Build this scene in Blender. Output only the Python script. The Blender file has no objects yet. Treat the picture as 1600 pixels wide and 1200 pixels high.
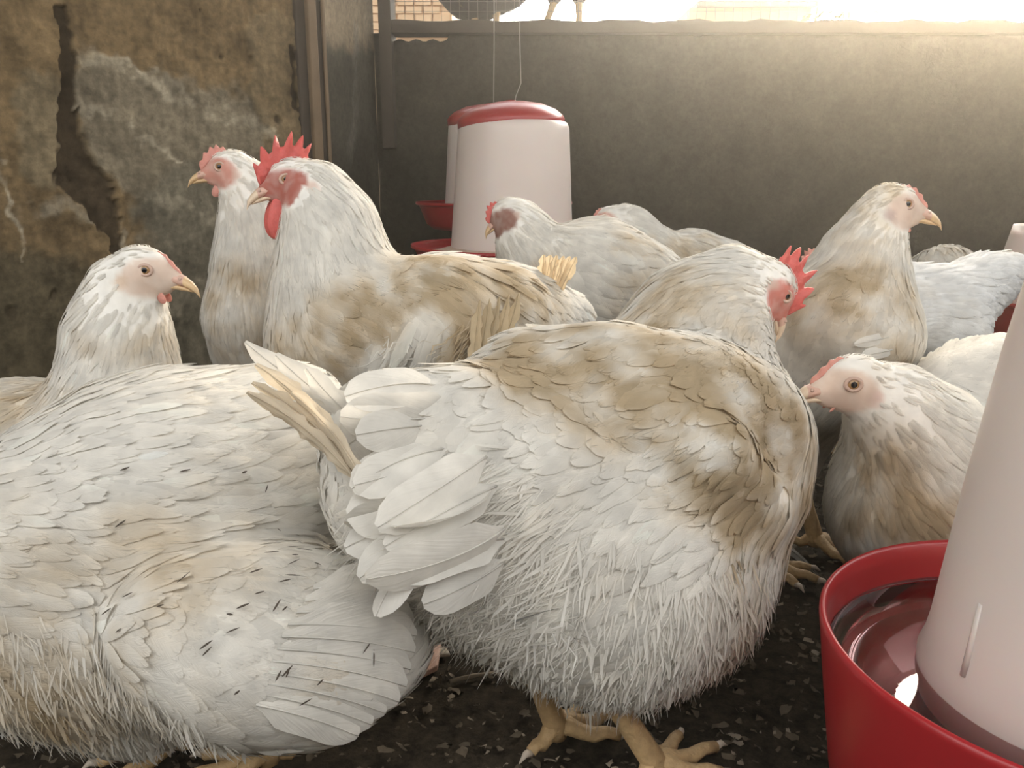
import bpy, bmesh, math, random
import numpy as np
from mathutils import Vector, Matrix
SC = bpy.context.scene
COL = SC.collection

SKY, SUNGLOW, ROOF_Y, HAZE = 1.8, 30.0, -0.15, 0.038
# ------------------------------------------------------------------ camera
F, PITCH, H = 1300.0, math.radians(14.0), 0.49
cam_d = bpy.data.cameras.new('camera'); cam = bpy.data.objects.new('camera', cam_d); COL.objects.link(cam)
cam_d.sensor_width = 36.0; cam_d.lens = 36.0 * F / 1600.0; cam_d.clip_start = 0.02
cam.location = (0, 0, H); cam.rotation_euler = (math.pi / 2 - PITCH, 0, 0)
SC.camera = cam
# ------------------------------------------------------------------ daylight and exposure
w = bpy.data.worlds.new('daylight'); SC.world = w; w.use_nodes = True
bg = w.node_tree.nodes['Background']; bg.inputs[0].default_value = (1.0, 0.965, 0.91, 1)
# a hazy white sky, brighter around the sun that stands behind the coop to the right
wn = w.node_tree.nodes; wl_ = w.node_tree.links
tcw = wn.new('ShaderNodeTexCoord'); dt = wn.new('ShaderNodeVectorMath'); dt.operation = 'DOT_PRODUCT'; dt.inputs[1].default_value = Vector((.55, 1.05, .38)).normalized()
mxw = wn.new('ShaderNodeMath'); mxw.operation = 'MAXIMUM'; mxw.inputs[1].default_value = 0.0
pw = wn.new('ShaderNodeMath'); pw.operation = 'POWER'; pw.inputs[1].default_value = 22.0
ma = wn.new('ShaderNodeMath'); ma.operation = 'MULTIPLY_ADD'; ma.inputs[1].default_value = SUNGLOW; ma.inputs[2].default_value = SKY
cw = wn.new('ShaderNodeMix'); cw.data_type = 'RGBA'; cw.inputs[6].default_value = (.97, .97, .95, 1); cw.inputs[7].default_value = (1.0, .82, .58, 1); wl_.new(pw.outputs[0], cw.inputs[0]); wl_.new(cw.outputs[2], bg.inputs[0])
wl_.new(tcw.outputs['Generated'], dt.inputs[0]); wl_.new(dt.outputs['Value'], mxw.inputs[0]); wl_.new(mxw.outputs[0], pw.inputs[0]); wl_.new(pw.outputs[0], ma.inputs[0]); wl_.new(ma.outputs[0], bg.inputs[1])
SC.view_settings.view_transform = 'Standard'; SC.view_settings.look = 'None'
SC.view_settings.gamma = 1.0; SC.view_settings.use_curve_mapping = False
SC.view_settings.exposure = 0.70
SC.cycles.max_bounces = 6; SC.cycles.transparent_max_bounces = 24

cp, sp = math.cos(PITCH), math.sin(PITCH)
def P(px, py, z):
    """pixel + depth along the optical axis -> world point"""
    x = (px - 800.0) / F * z; d = (py - 600.0) / F * z
    return np.array([x, z * cp - d * sp, H - z * sp - d * cp])
def FL(px, py, h=0.0):
    k = sp + (py - 600.0) / F * cp
    return P(px, py, (H - h) / k)
def WY(px, py, Y):
    k = cp - (py - 600.0) / F * sp
    return P(px, py, Y / k)
def unit(v):
    v = np.asarray(v, float); return v / (np.linalg.norm(v, axis=-1, keepdims=True) + 1e-12)
def vnoise(p, freq, seed, oct=3):
    r = np.random.RandomState(seed); out = np.zeros(len(p)); a = 1.0; tot = 0
    for o in range(oct):
        for k in range(5):
            d = unit(r.normal(size=3)); ph = r.rand() * 6.28
            out += a * np.sin(p @ d * freq * (0.7 + 0.6 * r.rand()) * 6.28 + ph)
        tot += a * 2.2; a *= 0.55; freq *= 2.1
    return out / tot
def sstep(a, b, x):
    t = np.clip((x - a) / (b - a), 0, 1); return t * t * (3 - 2 * t)

# ------------------------------------------------------------------ materials
MATS = {}
def mat(name):
    m = bpy.data.materials.new(name); m.use_nodes = True; MATS[name] = m
    nt = m.node_tree; b = nt.nodes['Principled BSDF']; return m, nt, b
def N(nt, t, **kw):
    n = nt.nodes.new(t)
    for k, v in kw.items():
        if k.startswith('i_'): n.inputs[k[2:].replace('_', ' ')].default_value = v
        else: setattr(n, k, v)
    return n
def simple(name, col, rough=0.5, noise=0.0, scale=40, bump=0.0, spec=0.5, trans=0.0, sss=0.0):
    m, nt, b = mat(name)
    b.inputs['Base Color'].default_value = (*col, 1); b.inputs['Roughness'].default_value = rough
    b.inputs['Specular IOR Level'].default_value = spec
    if sss: b.inputs['Subsurface Weight'].default_value = sss; b.inputs['Subsurface Radius'].default_value = (.01, .004, .002); b.inputs['Subsurface Scale'].default_value = 1.0
    if noise or bump:
        tc = N(nt, 'ShaderNodeTexCoord'); nz = N(nt, 'ShaderNodeTexNoise', i_Scale=scale, i_Detail=6.0, i_Roughness=0.6)
        nt.links.new(tc.outputs['Object'], nz.inputs['Vector'])
        if noise:
            mx = N(nt, 'ShaderNodeMix', data_type='RGBA', blend_type='MIX')
            mx.inputs[6].default_value = (*[c * (1 - noise) for c in col], 1); mx.inputs[7].default_value = (*[min(1, c * (1 + noise)) for c in col], 1)
            nt.links.new(nz.outputs['Fac'], mx.inputs[0]); nt.links.new(mx.outputs[2], b.inputs['Base Color'])
        if bump:
            bp = N(nt, 'ShaderNodeBump', i_Strength=bump, i_Distance=0.004); nt.links.new(nz.outputs['Fac'], bp.inputs['Height'])
            nt.links.new(bp.outputs['Normal'], b.inputs['Normal'])
    return m
def feather_mat(name, alpha):
    m, nt, b = mat(name); L = nt.links.new
    at = N(nt, 'ShaderNodeAttribute', attribute_name='tint')
    tc = N(nt, 'ShaderNodeTexCoord'); uv = N(nt, 'ShaderNodeUVMap')
    sx = N(nt, 'ShaderNodeSeparateXYZ'); L(uv.outputs['UV'], sx.inputs[0])
    nz = N(nt, 'ShaderNodeTexNoise', i_Scale=55.0, i_Detail=4.0); L(tc.outputs['Object'], nz.inputs['Vector'])
    mr = N(nt, 'ShaderNodeMapRange'); mr.inputs['From Min'].default_value = .3; mr.inputs['From Max'].default_value = .7; mr.inputs['To Min'].default_value = .88; mr.inputs['To Max'].default_value = 1.04
    L(nz.outputs['Fac'], mr.inputs['Value'])
    mu = N(nt, 'ShaderNodeVectorMath', operation='SCALE'); L(at.outputs['Color'], mu.inputs[0]); L(mr.outputs['Result'], mu.inputs['Scale'])
    L(mu.outputs[0], b.inputs['Base Color'])
    b.inputs['Roughness'].default_value = 0.75; b.inputs['Specular IOR Level'].default_value = 0.15
    tr = N(nt, 'ShaderNodeBsdfTranslucent'); L(mu.outputs[0], tr.inputs['Color'])
    mx = N(nt, 'ShaderNodeMixShader'); mx.inputs[0].default_value = 0.42 if alpha else 0.08
    L(b.outputs[0], mx.inputs[1]); L(tr.outputs[0], mx.inputs[2])
    out = nt.nodes['Material Output']; last = mx
    if alpha:
        # barbs: fine slanted streaks in the relief, and frayed tips
        cm = N(nt, 'ShaderNodeCombineXYZ'); 
        ab = N(nt, 'ShaderNodeMath', operation='ABSOLUTE'); sb = N(nt, 'ShaderNodeMath', operation='SUBTRACT'); sb.inputs[1].default_value = 0.5
        L(sx.outputs[0], sb.inputs[0]); L(sb.outputs[0], ab.inputs[0])
        m1 = N(nt, 'ShaderNodeMath', operation='MULTIPLY_ADD'); m1.inputs[1].default_value = -0.6; L(ab.outputs[0], m1.inputs[0]); L(sx.outputs[1], m1.inputs[2])
        L(m1.outputs[0], cm.inputs[0]); L(sx.outputs[0], cm.inputs[1])
        mp = N(nt, 'ShaderNodeMapping'); mp.inputs['Scale'].default_value = (26, 3, 1); L(cm.outputs[0], mp.inputs[0])
        n2 = N(nt, 'ShaderNodeTexNoise', i_Scale=1.0, i_Detail=3.0); n2.noise_dimensions = '3D'
        ad = N(nt, 'ShaderNodeVectorMath', operation='ADD'); sc = N(nt, 'ShaderNodeVectorMath', operation='SCALE'); sc.inputs['Scale'].default_value = 9.0
        L(tc.outputs['Object'], sc.inputs[0]); L(mp.outputs[0], ad.inputs[0]); L(sc.outputs[0], ad.inputs[1]); L(ad.outputs[0], n2.inputs['Vector'])
        bp = N(nt, 'ShaderNodeBump', i_Strength=0.35, i_Distance=0.0015); L(n2.outputs['Fac'], bp.inputs['Height']); L(bp.outputs['Normal'], b.inputs['Normal'])
        # fray
        mp2 = N(nt, 'ShaderNodeMapping'); mp2.inputs['Scale'].default_value = (9, 1.2, 1); L(uv.outputs['UV'], mp2.inputs[0])
        ad2 = N(nt, 'ShaderNodeVectorMath', operation='ADD'); L(mp2.outputs[0], ad2.inputs[0]); L(sc.outputs[0], ad2.inputs[1])
        n3 = N(nt, 'ShaderNodeTexNoise', i_Scale=1.6, i_Detail=2.0); L(ad2.outputs[0], n3.inputs['Vector'])
        th = N(nt, 'ShaderNodeMapRange'); th.inputs['From Min'].default_value = .55; th.inputs['From Max'].default_value = 1.0; th.inputs['To Min'].default_value = 1.0; th.inputs['To Max'].default_value = .70
        L(sx.outputs[1], th.inputs['Value'])
        su = N(nt, 'ShaderNodeMath', operation='SUBTRACT'); L(th.outputs['Result'], su.inputs[0]); L(n3.outputs['Fac'], su.inputs[1])
        cl = N(nt, 'ShaderNodeMapRange'); cl.inputs['From Min'].default_value = -0.14; cl.inputs['From Max'].default_value = 0.16; L(su.outputs[0], cl.inputs['Value'])
        tp = N(nt, 'ShaderNodeBsdfTransparent'); m2 = N(nt, 'ShaderNodeMixShader')
        L(cl.outputs['Result'], m2.inputs[0]); L(tp.outputs[0], m2.inputs[1]); L(mx.outputs[0], m2.inputs[2]); last = m2
    else:
        bp = N(nt, 'ShaderNodeBump', i_Strength=0.25, i_Distance=0.002); L(nz.outputs['Fac'], bp.inputs['Height']); L(bp.outputs['Normal'], b.inputs['Normal'])
    L(last.outputs[0], out.inputs['Surface'])
    return m
feather_mat('plumage', True); feather_mat('hide', False)
simple('cere', (.60, .38, .30), .55, .2, 200, .3)
simple('beak', (.62, .43, .24), .42, .25, 120, .2)
simple('beak_pale', (.66, .52, .38), .42, .2, 120, .2)
simple('comb_red', (.56, .11, .095), .5, .22, 160, .5, sss=.15)
simple('comb_pink', (.58, .26, .21), .55, .25, 160, .5, sss=.15)
simple('pupil', (.006, .006, .008), .06)
simple('iris', (.30, .17, .07), .15, .3, 400)
simple('eyelid', (.52, .36, .29), .6, .2, 300, .3)
simple('shank', (.50, .34, .17), .6, .35, 130, .6)
simple('claw', (.55, .47, .38), .5)
simple('red_plastic', (.34, .018, .022), .30, .12, 12, .05)
simple('white_plastic', (.64, .55, .50), .38, .07, 9, .04, sss=.25)
simple('feed', (.55, .42, .33), .9, .35, 160, .8)
simple('timber', (.17, .115, .065), .8, .45, 14, .6)
simple('timber_dark', (.06, .045, .032), .85, .4, 14, .6)
simple('wire', (.25, .22, .2), .5)
simple('dark_wall', (.115, .105, .085), .9, .35, 5, .5)
simple('flake', (.10, .078, .052), .9, .6, 60, .4)
simple('flake_pale', (.26, .215, .16), .9, .4, 60, .4)
simple('roofing', (.20, .18, .16), .8, .3, 6)
simple('far_plaster', (.62, .42, .25), .9, .15, 4)
simple('leaf', (.10, .12, .04), .7, .3, 30)
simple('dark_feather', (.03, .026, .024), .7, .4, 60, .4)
m, nt, b = mat('water')
b.inputs['Base Color'].default_value = (.9, .6, .6, 1); b.inputs['Roughness'].default_value = .02; b.inputs['Transmission Weight'].default_value = 1.0; b.inputs['IOR'].default_value = 1.33
tc = N(nt, 'ShaderNodeTexCoord'); nz = N(nt, 'ShaderNodeTexNoise', i_Scale=9.0, i_Detail=1.0); bp = N(nt, 'ShaderNodeBump', i_Strength=.05, i_Distance=.01)
nt.links.new(tc.outputs['Object'], nz.inputs['Vector']); nt.links.new(nz.outputs['Fac'], bp.inputs['Height']); nt.links.new(bp.outputs['Normal'], b.inputs['Normal'])
# weathered plaster: colour of the patches comes with the mesh, grain from noise
m, nt, b = mat('plaster'); L = nt.links.new
at = N(nt, 'ShaderNodeAttribute', attribute_name='tint'); tc = N(nt, 'ShaderNodeTexCoord')
n1 = N(nt, 'ShaderNodeTexNoise', i_Scale=9.0, i_Detail=9.0, i_Roughness=.68); n2 = N(nt, 'ShaderNodeTexNoise', i_Scale=70.0, i_Detail=6.0, i_Roughness=.7)
L(tc.outputs['Object'], n1.inputs['Vector']); L(tc.outputs['Object'], n2.inputs['Vector'])
r1 = N(nt, 'ShaderNodeMapRange'); r1.inputs['From Min'].default_value = .3; r1.inputs['From Max'].default_value = .7; r1.inputs['To Min'].default_value = .66; r1.inputs['To Max'].default_value = 1.3; L(n1.outputs['Fac'], r1.inputs['Value'])
r2 = N(nt, 'ShaderNodeMapRange'); r2.inputs['From Min'].default_value = .3; r2.inputs['From Max'].default_value = .7; r2.inputs['To Min'].default_value = .68; r2.inputs['To Max'].default_value = 1.28; L(n2.outputs['Fac'], r2.inputs['Value'])
mm = N(nt, 'ShaderNodeMath', operation='MULTIPLY'); L(r1.outputs[0], mm.inputs[0]); L(r2.outputs[0], mm.inputs[1])
vs = N(nt, 'ShaderNodeVectorMath', operation='SCALE'); L(at.outputs['Color'], vs.inputs[0]); L(mm.outputs[0], vs.inputs['Scale']); L(vs.outputs[0], b.inputs['Base Color'])
b.inputs['Roughness'].default_value = .92; b.inputs['Specular IOR Level'].default_value = .2
bp = N(nt, 'ShaderNodeBump', i_Strength=.5, i_Distance=.004); L(n2.outputs['Fac'], bp.inputs['Height']); L(bp.outputs['Normal'], b.inputs['Normal'])
# litter floor
m, nt, b = mat('litter'); L = nt.links.new
tc = N(nt, 'ShaderNodeTexCoord'); n1 = N(nt, 'ShaderNodeTexNoise', i_Scale=60.0, i_Detail=8.0, i_Roughness=.75); L(tc.outputs['Object'], n1.inputs['Vector'])
cr = N(nt, 'ShaderNodeValToRGB'); cr.color_ramp.elements[0].position = .35; cr.color_ramp.elements[0].color = (.018, .014, .010, 1); cr.color_ramp.elements[1].position = .75; cr.color_ramp.elements[1].color = (.10, .08, .055, 1)
L(n1.outputs['Fac'], cr.inputs[0]); L(cr.outputs[0], b.inputs['Base Color']); b.inputs['Roughness'].default_value = .95; b.inputs['Specular IOR Level'].default_value = .15
bp = N(nt, 'ShaderNodeBump', i_Strength=1.0, i_Distance=.008); L(n1.outputs['Fac'], bp.inputs['Height']); L(bp.outputs['Normal'], b.inputs['Normal'])

# ------------------------------------------------------------------ object helpers
def root_loc(o):
    v = np.zeros(3)
    while o is not None: v += np.array(o.location); o = o.parent
    return v
def mk(name, verts, faces, mats, parent=None, smooth=True, midx=None, loc=None):
    verts = np.asarray(verts, float); off = np.zeros(3)
    if parent is not None: off = root_loc(parent)
    elif loc is not None: off = np.asarray(loc, float)
    me = bpy.data.meshes.new(name); me.from_pydata((verts - off).tolist(), [], [list(map(int, f)) for f in faces] if not isinstance(faces, np.ndarray) else faces.tolist())
    for mm_ in ([mats] if isinstance(mats, str) else mats): me.materials.append(MATS[mm_])
    if smooth: me.polygons.foreach_set('use_smooth', np.ones(len(me.polygons), bool))
    if midx is not None: me.polygons.foreach_set('material_index', np.asarray(midx, np.int32))
    me.update()
    o = bpy.data.objects.new(name, me); COL.objects.link(o)
    if parent is not None: o.parent = parent
    elif loc is not None: o.location = loc
    return o
def tag(o, label=None, cat=None, group=None, kind=None):
    if label: o['label'] = label
    if cat: o['category'] = cat
    if group: o['group'] = group
    if kind: o['kind'] = kind
    return o
def empty(name, loc):
    o = bpy.data.objects.new(name, None); COL.objects.link(o); o.location = loc; o.empty_display_size = .05; return o
def tint(o, cols):
    a = o.data.attributes.new('tint', 'FLOAT_COLOR', 'POINT')
    c = np.ones((len(o.data.vertices), 4), np.float32); c[:, :3] = cols; a.data.foreach_set('color', c.ravel())
def box(x0, x1, y0, y1, z0, z1):
    v = [(x, y, z) for z in (z0, z1) for y in (y0, y1) for x in (x0, x1)]
    return v, [(0, 2, 3, 1), (4, 5, 7, 6), (0, 1, 5, 4), (2, 6, 7, 3), (0, 4, 6, 2), (1, 3, 7, 5)]
def bevel(o, wd=.004, seg=2):
    md = o.modifiers.new('bevel', 'BEVEL'); md.width = wd; md.segments = seg; return o
def tube(pts, rads, n=10, cap=True):
    pts = [np.asarray(p, float) for p in pts]; vs = []; fs = []; prev = None
    for i, p in enumerate(pts):
        d = unit(pts[min(i + 1, len(pts) - 1)] - pts[max(i - 1, 0)])
        if prev is None: a = np.cross(d, (0, 0, 1.)) if abs(d[2]) < .9 else np.cross(d, (1., 0, 0))
        else: a = prev - d * (prev @ d)
        a = unit(a); prev = a; bb = np.cross(d, a)
        for k in range(n):
            t = 2 * math.pi * k / n; vs.append(p + rads[i] * (a * math.cos(t) + bb * math.sin(t)))
    for i in range(len(pts) - 1):
        for k in range(n):
            fs.append((i * n + k, i * n + (k + 1) % n, (i + 1) * n + (k + 1) % n, (i + 1) * n + k))
    if cap:
        fs.append(tuple(reversed(range(n)))); fs.append(tuple((len(pts) - 1) * n + k for k in range(n)))
    return vs, fs
def join(parts):
    V = []; Fs = []; M = []; n = 0
    for (v, f, *mi) in parts:
        V.extend(list(v)); Fs.extend([tuple(int(i) + n for i in q) for q in f]); M.extend([mi[0] if mi else 0] * len(f)); n += len(v)
    return V, Fs, M
def lathe(prof, n=64, M=None):
    vs = []; fs = []
    for (r, z) in prof:
        for k in range(n):
            t = 2 * math.pi * k / n; vs.append((r * math.cos(t), r * math.sin(t), z))
    for i in range(len(prof) - 1):
        for k in range(n): fs.append((i * n + k, i * n + (k + 1) % n, (i + 1) * n + (k + 1) % n, (i + 1) * n + k))
    vs = np.array(vs)
    if M is not None: vs = vs @ M[:3, :3].T + M[:3, 3]
    return vs, fs

# ------------------------------------------------------------------ implicit surfaces
def surface_nets(Dv, org, h):
    s = Dv < 0
    nx, ny, nz = Dv.shape
    cs = np.zeros((nx - 1, ny - 1, nz - 1), np.int8)
    for dx in (0, 1):
        for dy in (0, 1):
            for dz in (0, 1): cs += s[dx:nx - 1 + dx, dy:ny - 1 + dy, dz:nz - 1 + dz]
    act = (cs > 0) & (cs < 8); idx = -np.ones(act.shape, np.int64); ids = np.argwhere(act); idx[act] = np.arange(len(ids))
    acc = np.zeros((len(ids), 3)); cnt = np.zeros(len(ids))
    for ax in range(3):
        o1, o2 = [a for a in range(3) if a != ax]
        for a in (0, 1):
            for b_ in (0, 1):
                c0 = ids.copy(); c0[:, o1] += a; c0[:, o2] += b_; c1 = c0.copy(); c1[:, ax] += 1
                d0 = Dv[tuple(c0.T)]; d1 = Dv[tuple(c1.T)]; ok = (d0 < 0) != (d1 < 0)
                t = np.where(ok, d0 / np.where(ok, d0 - d1, 1), 0)
                p = c0.astype(float); p[:, ax] += t
                acc[ok] += p[ok]; cnt[ok] += 1
    V = acc / cnt[:, None] * h + org
    quads = []
    for ax in range(3):
        o1, o2 = (ax + 1) % 3, (ax + 2) % 3
        sl0 = [slice(None)] * 3; sl1 = [slice(None)] * 3; sl0[ax] = slice(0, -1); sl1[ax] = slice(1, None)
        a, c = s[tuple(sl0)], s[tuple(sl1)]
        e = np.argwhere(a != c); e = e[(e[:, o1] > 0) & (e[:, o2] > 0) & (e[:, o1] < Dv.shape[o1] - 1) & (e[:, o2] < Dv.shape[o2] - 1)]
        ins = a[tuple(e.T)]
        def ci(d1, d2):
            q = e.copy(); q[:, o1] -= d1; q[:, o2] -= d2; return idx[tuple(q.T)]
        q = np.stack([ci(1, 1), ci(0, 1), ci(0, 0), ci(1, 0)], 1)
        q[~ins] = q[~ins][:, ::-1]; quads.append(q)
    return V, np.concatenate(quads)
def cone_sdf(G, a, ra, b, rb):
    ab = b - a; t = np.clip(((G - a) @ ab) / (ab @ ab + 1e-12), 0, 1)
    d = G - a - t[..., None] * ab
    return np.sqrt((d * d).sum(-1)) - (ra + (rb - ra) * t)
def ell_sdf(G, c, R, r):
    q = (G - c) @ R            # R columns are the local axes
    k0 = np.sqrt(((q / r) ** 2).sum(-1)); k1 = np.sqrt(((q / (np.array(r) ** 2)) ** 2).sum(-1)) + 1e-9
    return k0 * (k0 - 1) / k1
def build_sdf(prims, h, k):
    lo = np.full(3, 1e9); hi = -lo
    for p in prims:
        if p[0] == 'c':
            for (c, r) in ((p[1], p[2]), (p[3], p[4])): lo = np.minimum(lo, c - r); hi = np.maximum(hi, c + r)
        else:
            r = max(p[3]); lo = np.minimum(lo, p[1] - r); hi = np.maximum(hi, p[1] + r)
    lo -= 3 * h + .012; hi += 3 * h + .012
    n = np.ceil((hi - lo) / h).astype(int) + 1
    ax = [lo[i] + np.arange(n[i]) * h for i in range(3)]
    D = np.full(tuple(n), 0.6, np.float64); pad = 0.07
    for p in prims:
        kk = k
        if p[0] == 'c':
            a = np.minimum(p[1] - p[2], p[3] - p[4]) - pad; c = np.maximum(p[1] + p[2], p[3] + p[4]) + pad
        else: a = p[1] - max(p[3]) - pad; c = p[1] + max(p[3]) + pad
        i0 = np.clip(((a - lo) / h).astype(int), 0, n - 1); i1 = np.clip(((c - lo) / h).astype(int) + 1, 1, n)
        g = np.stack(np.meshgrid(*[ax[i][i0[i]:i1[i]] for i in range(3)], indexing='ij'), -1)
        if p[0] == 'c': d = cone_sdf(g, p[1], p[2], p[3], p[4]); kk = p[5] if len(p) > 5 else k
        else: d = ell_sdf(g, p[1], p[2], p[3]); kk = p[4] if len(p) > 4 else k
        sl = tuple(slice(i0[i], i1[i]) for i in range(3)); o = D[sl]
        hh = np.clip(.5 + .5 * (o - d) / kk, 0, 1); D[sl] = o * (1 - hh) + d * hh - kk * hh * (1 - hh)
    return surface_nets(D, lo, h) + ((D, lo, h),)
class Field:
    def __init__(self, D, lo, h):
        self.D = D; self.lo = lo; self.h = h
    def d(self, p):
        q = np.clip((p - self.lo) / self.h, 0, np.array(self.D.shape) - 1.001); i = q.astype(int); f = q - i; D = self.D; out = 0
        for a in (0, 1):
            for b_ in (0, 1):
                for c_ in (0, 1):
                    w_ = (f[:, 0] if a else 1 - f[:, 0]) * (f[:, 1] if b_ else 1 - f[:, 1]) * (f[:, 2] if c_ else 1 - f[:, 2])
                    out = out + w_ * D[i[:, 0] + a, i[:, 1] + b_, i[:, 2] + c_]
        return out
    def grad(self, p):
        e = self.h; return unit(np.stack([self.d(p + np.eye(3)[k] * e) - self.d(p - np.eye(3)[k] * e) for k in range(3)], 1))
    def conform(self, p, target, it=2):
        p = p.copy()
        for _ in range(it): p += self.grad(p) * np.clip(target - self.d(p), -.025, .025)[:, None]
        return p
def vnormals(V, Q):
    n = np.cross(V[Q[:, 2]] - V[Q[:, 0]], V[Q[:, 3]] - V[Q[:, 1]]); vn = np.zeros_like(V)
    for i in range(4): np.add.at(vn, Q[:, i], n)
    return unit(vn), np.linalg.norm(n, axis=1) * .5

# ------------------------------------------------------------------ feathers
def feather_cloud(B, D, Nn, Ln, Wd, lift, curl, rows=6, roof=.12):
    """many small feathers as one surface; returns verts, quads, uv per vertex, feather index per vertex"""
    T = {6: [0, .22, .48, .74, .92, 1.0], 5: [0, .3, .62, .88, 1.0], 4: [0, .4, .8, 1.0]}[rows]
    Wp = {6: [.30, .82, 1.0, .88, .50, .10], 5: [.3, .92, .98, .55, .1], 4: [.35, 1.0, .75, .1]}[rows]
    n = len(B); S = unit(np.cross(D, Nn)); V = np.zeros((n, rows * 3, 3)); UV = np.zeros((rows * 3, 2))
    for i, (t, w_) in enumerate(zip(T, Wp)):
        c = B + D * (Ln * t)[:, None] + Nn * (Ln * (lift * t - curl * t * t))[:, None]
        hw = (Wd * w_ * .5)[:, None]
        V[:, i * 3] = c - S * hw - Nn * hw * roof * 2; V[:, i * 3 + 1] = c; V[:, i * 3 + 2] = c + S * hw - Nn * hw * roof * 2
        UV[i * 3:i * 3 + 3, 1] = t; UV[i * 3:i * 3 + 3, 0] = (.5 - .5 * w_, .5, .5 + .5 * w_)
    q = []
    for i in range(rows - 1):
        for s in (0, 1): q.append((i * 3 + s, i * 3 + s + 1, i * 3 + s + 4, i * 3 + s + 3))
    Q = (np.array(q)[None] + (np.arange(n) * rows * 3)[:, None, None]).reshape(-1, 4)
    return V.reshape(-1, 3), Q, np.tile(UV, (n, 1)), np.repeat(np.arange(n), rows * 3)
def feather_obj(name, V, Q, UV, cols, parent, normals=None, kind=None, material='plumage'):
    o = mk(name, V, Q, material, parent); me = o.data
    ul = me.uv_layers.new(name='UVMap'); li = np.zeros(len(me.loops), np.int32); me.loops.foreach_get('vertex_index', li)
    ul.data.foreach_set('uv', UV[li].astype(np.float32).ravel()); tint(o, cols)
    if normals is not None: me.normals_split_custom_set_from_vertices(normals.tolist())
    if kind: o['kind'] = kind
    return o
WHITE = np.array([.88, .85, .79]); TAN = np.array([.66, .53, .35]); BROWN = np.array([.33, .25, .165])
def one_feather(name, parent, base, tip, nrm, width, bow=.06, side=.0, col=WHITE, rag=0.0, seed=0, rows=13, point=.72):
    """a single large feather with a shaft: vane of 2 halves plus a thin raised rachis"""
    r = np.random.RandomState(seed); base = np.asarray(base, float); tip = np.asarray(tip, float); d = tip - base; Ln = np.linalg.norm(d); d = d / Ln
    nrm = unit(nrm - d * (np.asarray(nrm) @ d)); S = np.cross(d, nrm)
    V = []; Q = []; UV = []; shaft = []
    for i in range(rows):
        t = i / (rows - 1); c = base + d * Ln * t + nrm * Ln * bow * 4 * t * (1 - t) + S * Ln * side * 4 * t * (1 - t)
        wv = width * .5 * min(1, .15 + 3.6 * max(0, t - .03)) * max(.06, 1 - max(0, (t - point) / (1 - point)) ** 2) ** .55
        for k, u in enumerate((-1, -.5, 0, .5, 1)):
            j = 1 - rag * r.rand() * (abs(u) > .8)
            V.append(c + S * wv * u * j - nrm * wv * abs(u) * .22); UV.append((.5 + .5 * u, t * .62))
        shaft.append(c + nrm * .0006)
    for i in range(rows - 1):
        for k in range(4): Q.append((i * 5 + k, i * 5 + k + 1, i * 5 + k + 6, i * 5 + k + 5))
    tv, tf = tube(shaft, [max(.0003, .0009 * (1 - i / rows)) for i in range(rows)], 5)
    n0 = len(V); V += [v for v in tv]; UV += [(.5, .1)] * len(tv); Q += [tuple(i + n0 for i in f) for f in tf]
    V = np.array(V); c = np.tile(np.asarray(col, float), (len(V), 1)); c *= (1 + .06 * vnoise(V, 40, seed))[:, None]; c[n0:] *= .92
    return feather_obj(name, V, Q, np.array(UV), np.clip(c, 0, 1), parent)
def lerp_poly(pts, t):
    pts = np.asarray(pts, float); x = t * (len(pts) - 1); i = min(int(x), len(pts) - 2); f = x - i; return pts[i] * (1 - f) + pts[i + 1] * f
def fan(name, parent, bases, tips, n, width, nrm, bow=.05, side=0, col=WHITE, rag=0, seed=0, stack=.0012, point=.72, jit=0.0):
    rj = np.random.RandomState(seed)
    """feathers fanned between two polylines of (px, py, depth)"""
    for i in range(n):
        t = i / max(1, n - 1); b_ = P(*lerp_poly(bases, t)); e = P(*lerp_poly(tips, t)); nn = unit(unit(nrm) + rj.normal(size=3) * jit * 2.0); b_ = b_ + rj.normal(size=3) * jit * .02; e = e + rj.normal(size=3) * jit * .05
        one_feather(name, parent, b_ + nn * stack * i, e + nn * stack * i, nn, width * (1 + .12 * math.sin(i * 2.3)), bow, side, col * (1 - .05 * ((i * 7) % 3)), rag, seed + i, point=point)

# ------------------------------------------------------------------ the birds
def blade(base_pts, heights, dirs, thick, wob=0.0, seed=0):
    """serrated comb: columns rising from base points"""
    V = []; Q = []; n = len(base_pts); lev = [0, .35, .7, 1.0]
    for i in range(n):
        for s in (-1, 1):
            for l in lev:
                th = thick * (1 - .62 * l) * (1 if 0 < i < n - 1 else .3)
                p = base_pts[i] + dirs[i] * heights[i] * l + np.array([0, wob * l * l * math.sin(i * .35 + seed), 0]) * heights[i]
                V.append(p + np.array([0, s * th * .5, 0]))
    st = 8
    for i in range(n - 1):
        a, c = i * st, (i + 1) * st
        for l in range(3):
            Q.append((a + l, a + l + 1, c + l + 1, c + l)); Q.append((a + 4 + l, c + 4 + l, c + 5 + l, a + 5 + l))
        Q.append((a + 3, a + 7, c + 7, c + 3)); Q.append((a, c, c + 4, a + 4))
    Q.append((0, 4, 5, 1)); Q.append((1, 5, 6, 2)); Q.append((2, 6, 7, 3))
    e = (n - 1) * st; Q += [(e, e + 1, e + 5, e + 4), (e + 1, e + 2, e + 6, e + 5), (e + 2, e + 3, e + 7, e + 6)]
    return np.array(V), Q
def head_frame(fwd, roll=0.0):
    x = unit(fwd); y = unit(np.cross((0, 0, 1.), x)); z = np.cross(x, y)
    c, s = math.cos(roll), math.sin(roll); y, z = y * c + z * s, z * c - y * s
    return np.stack([x, y, z], 1)
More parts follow.
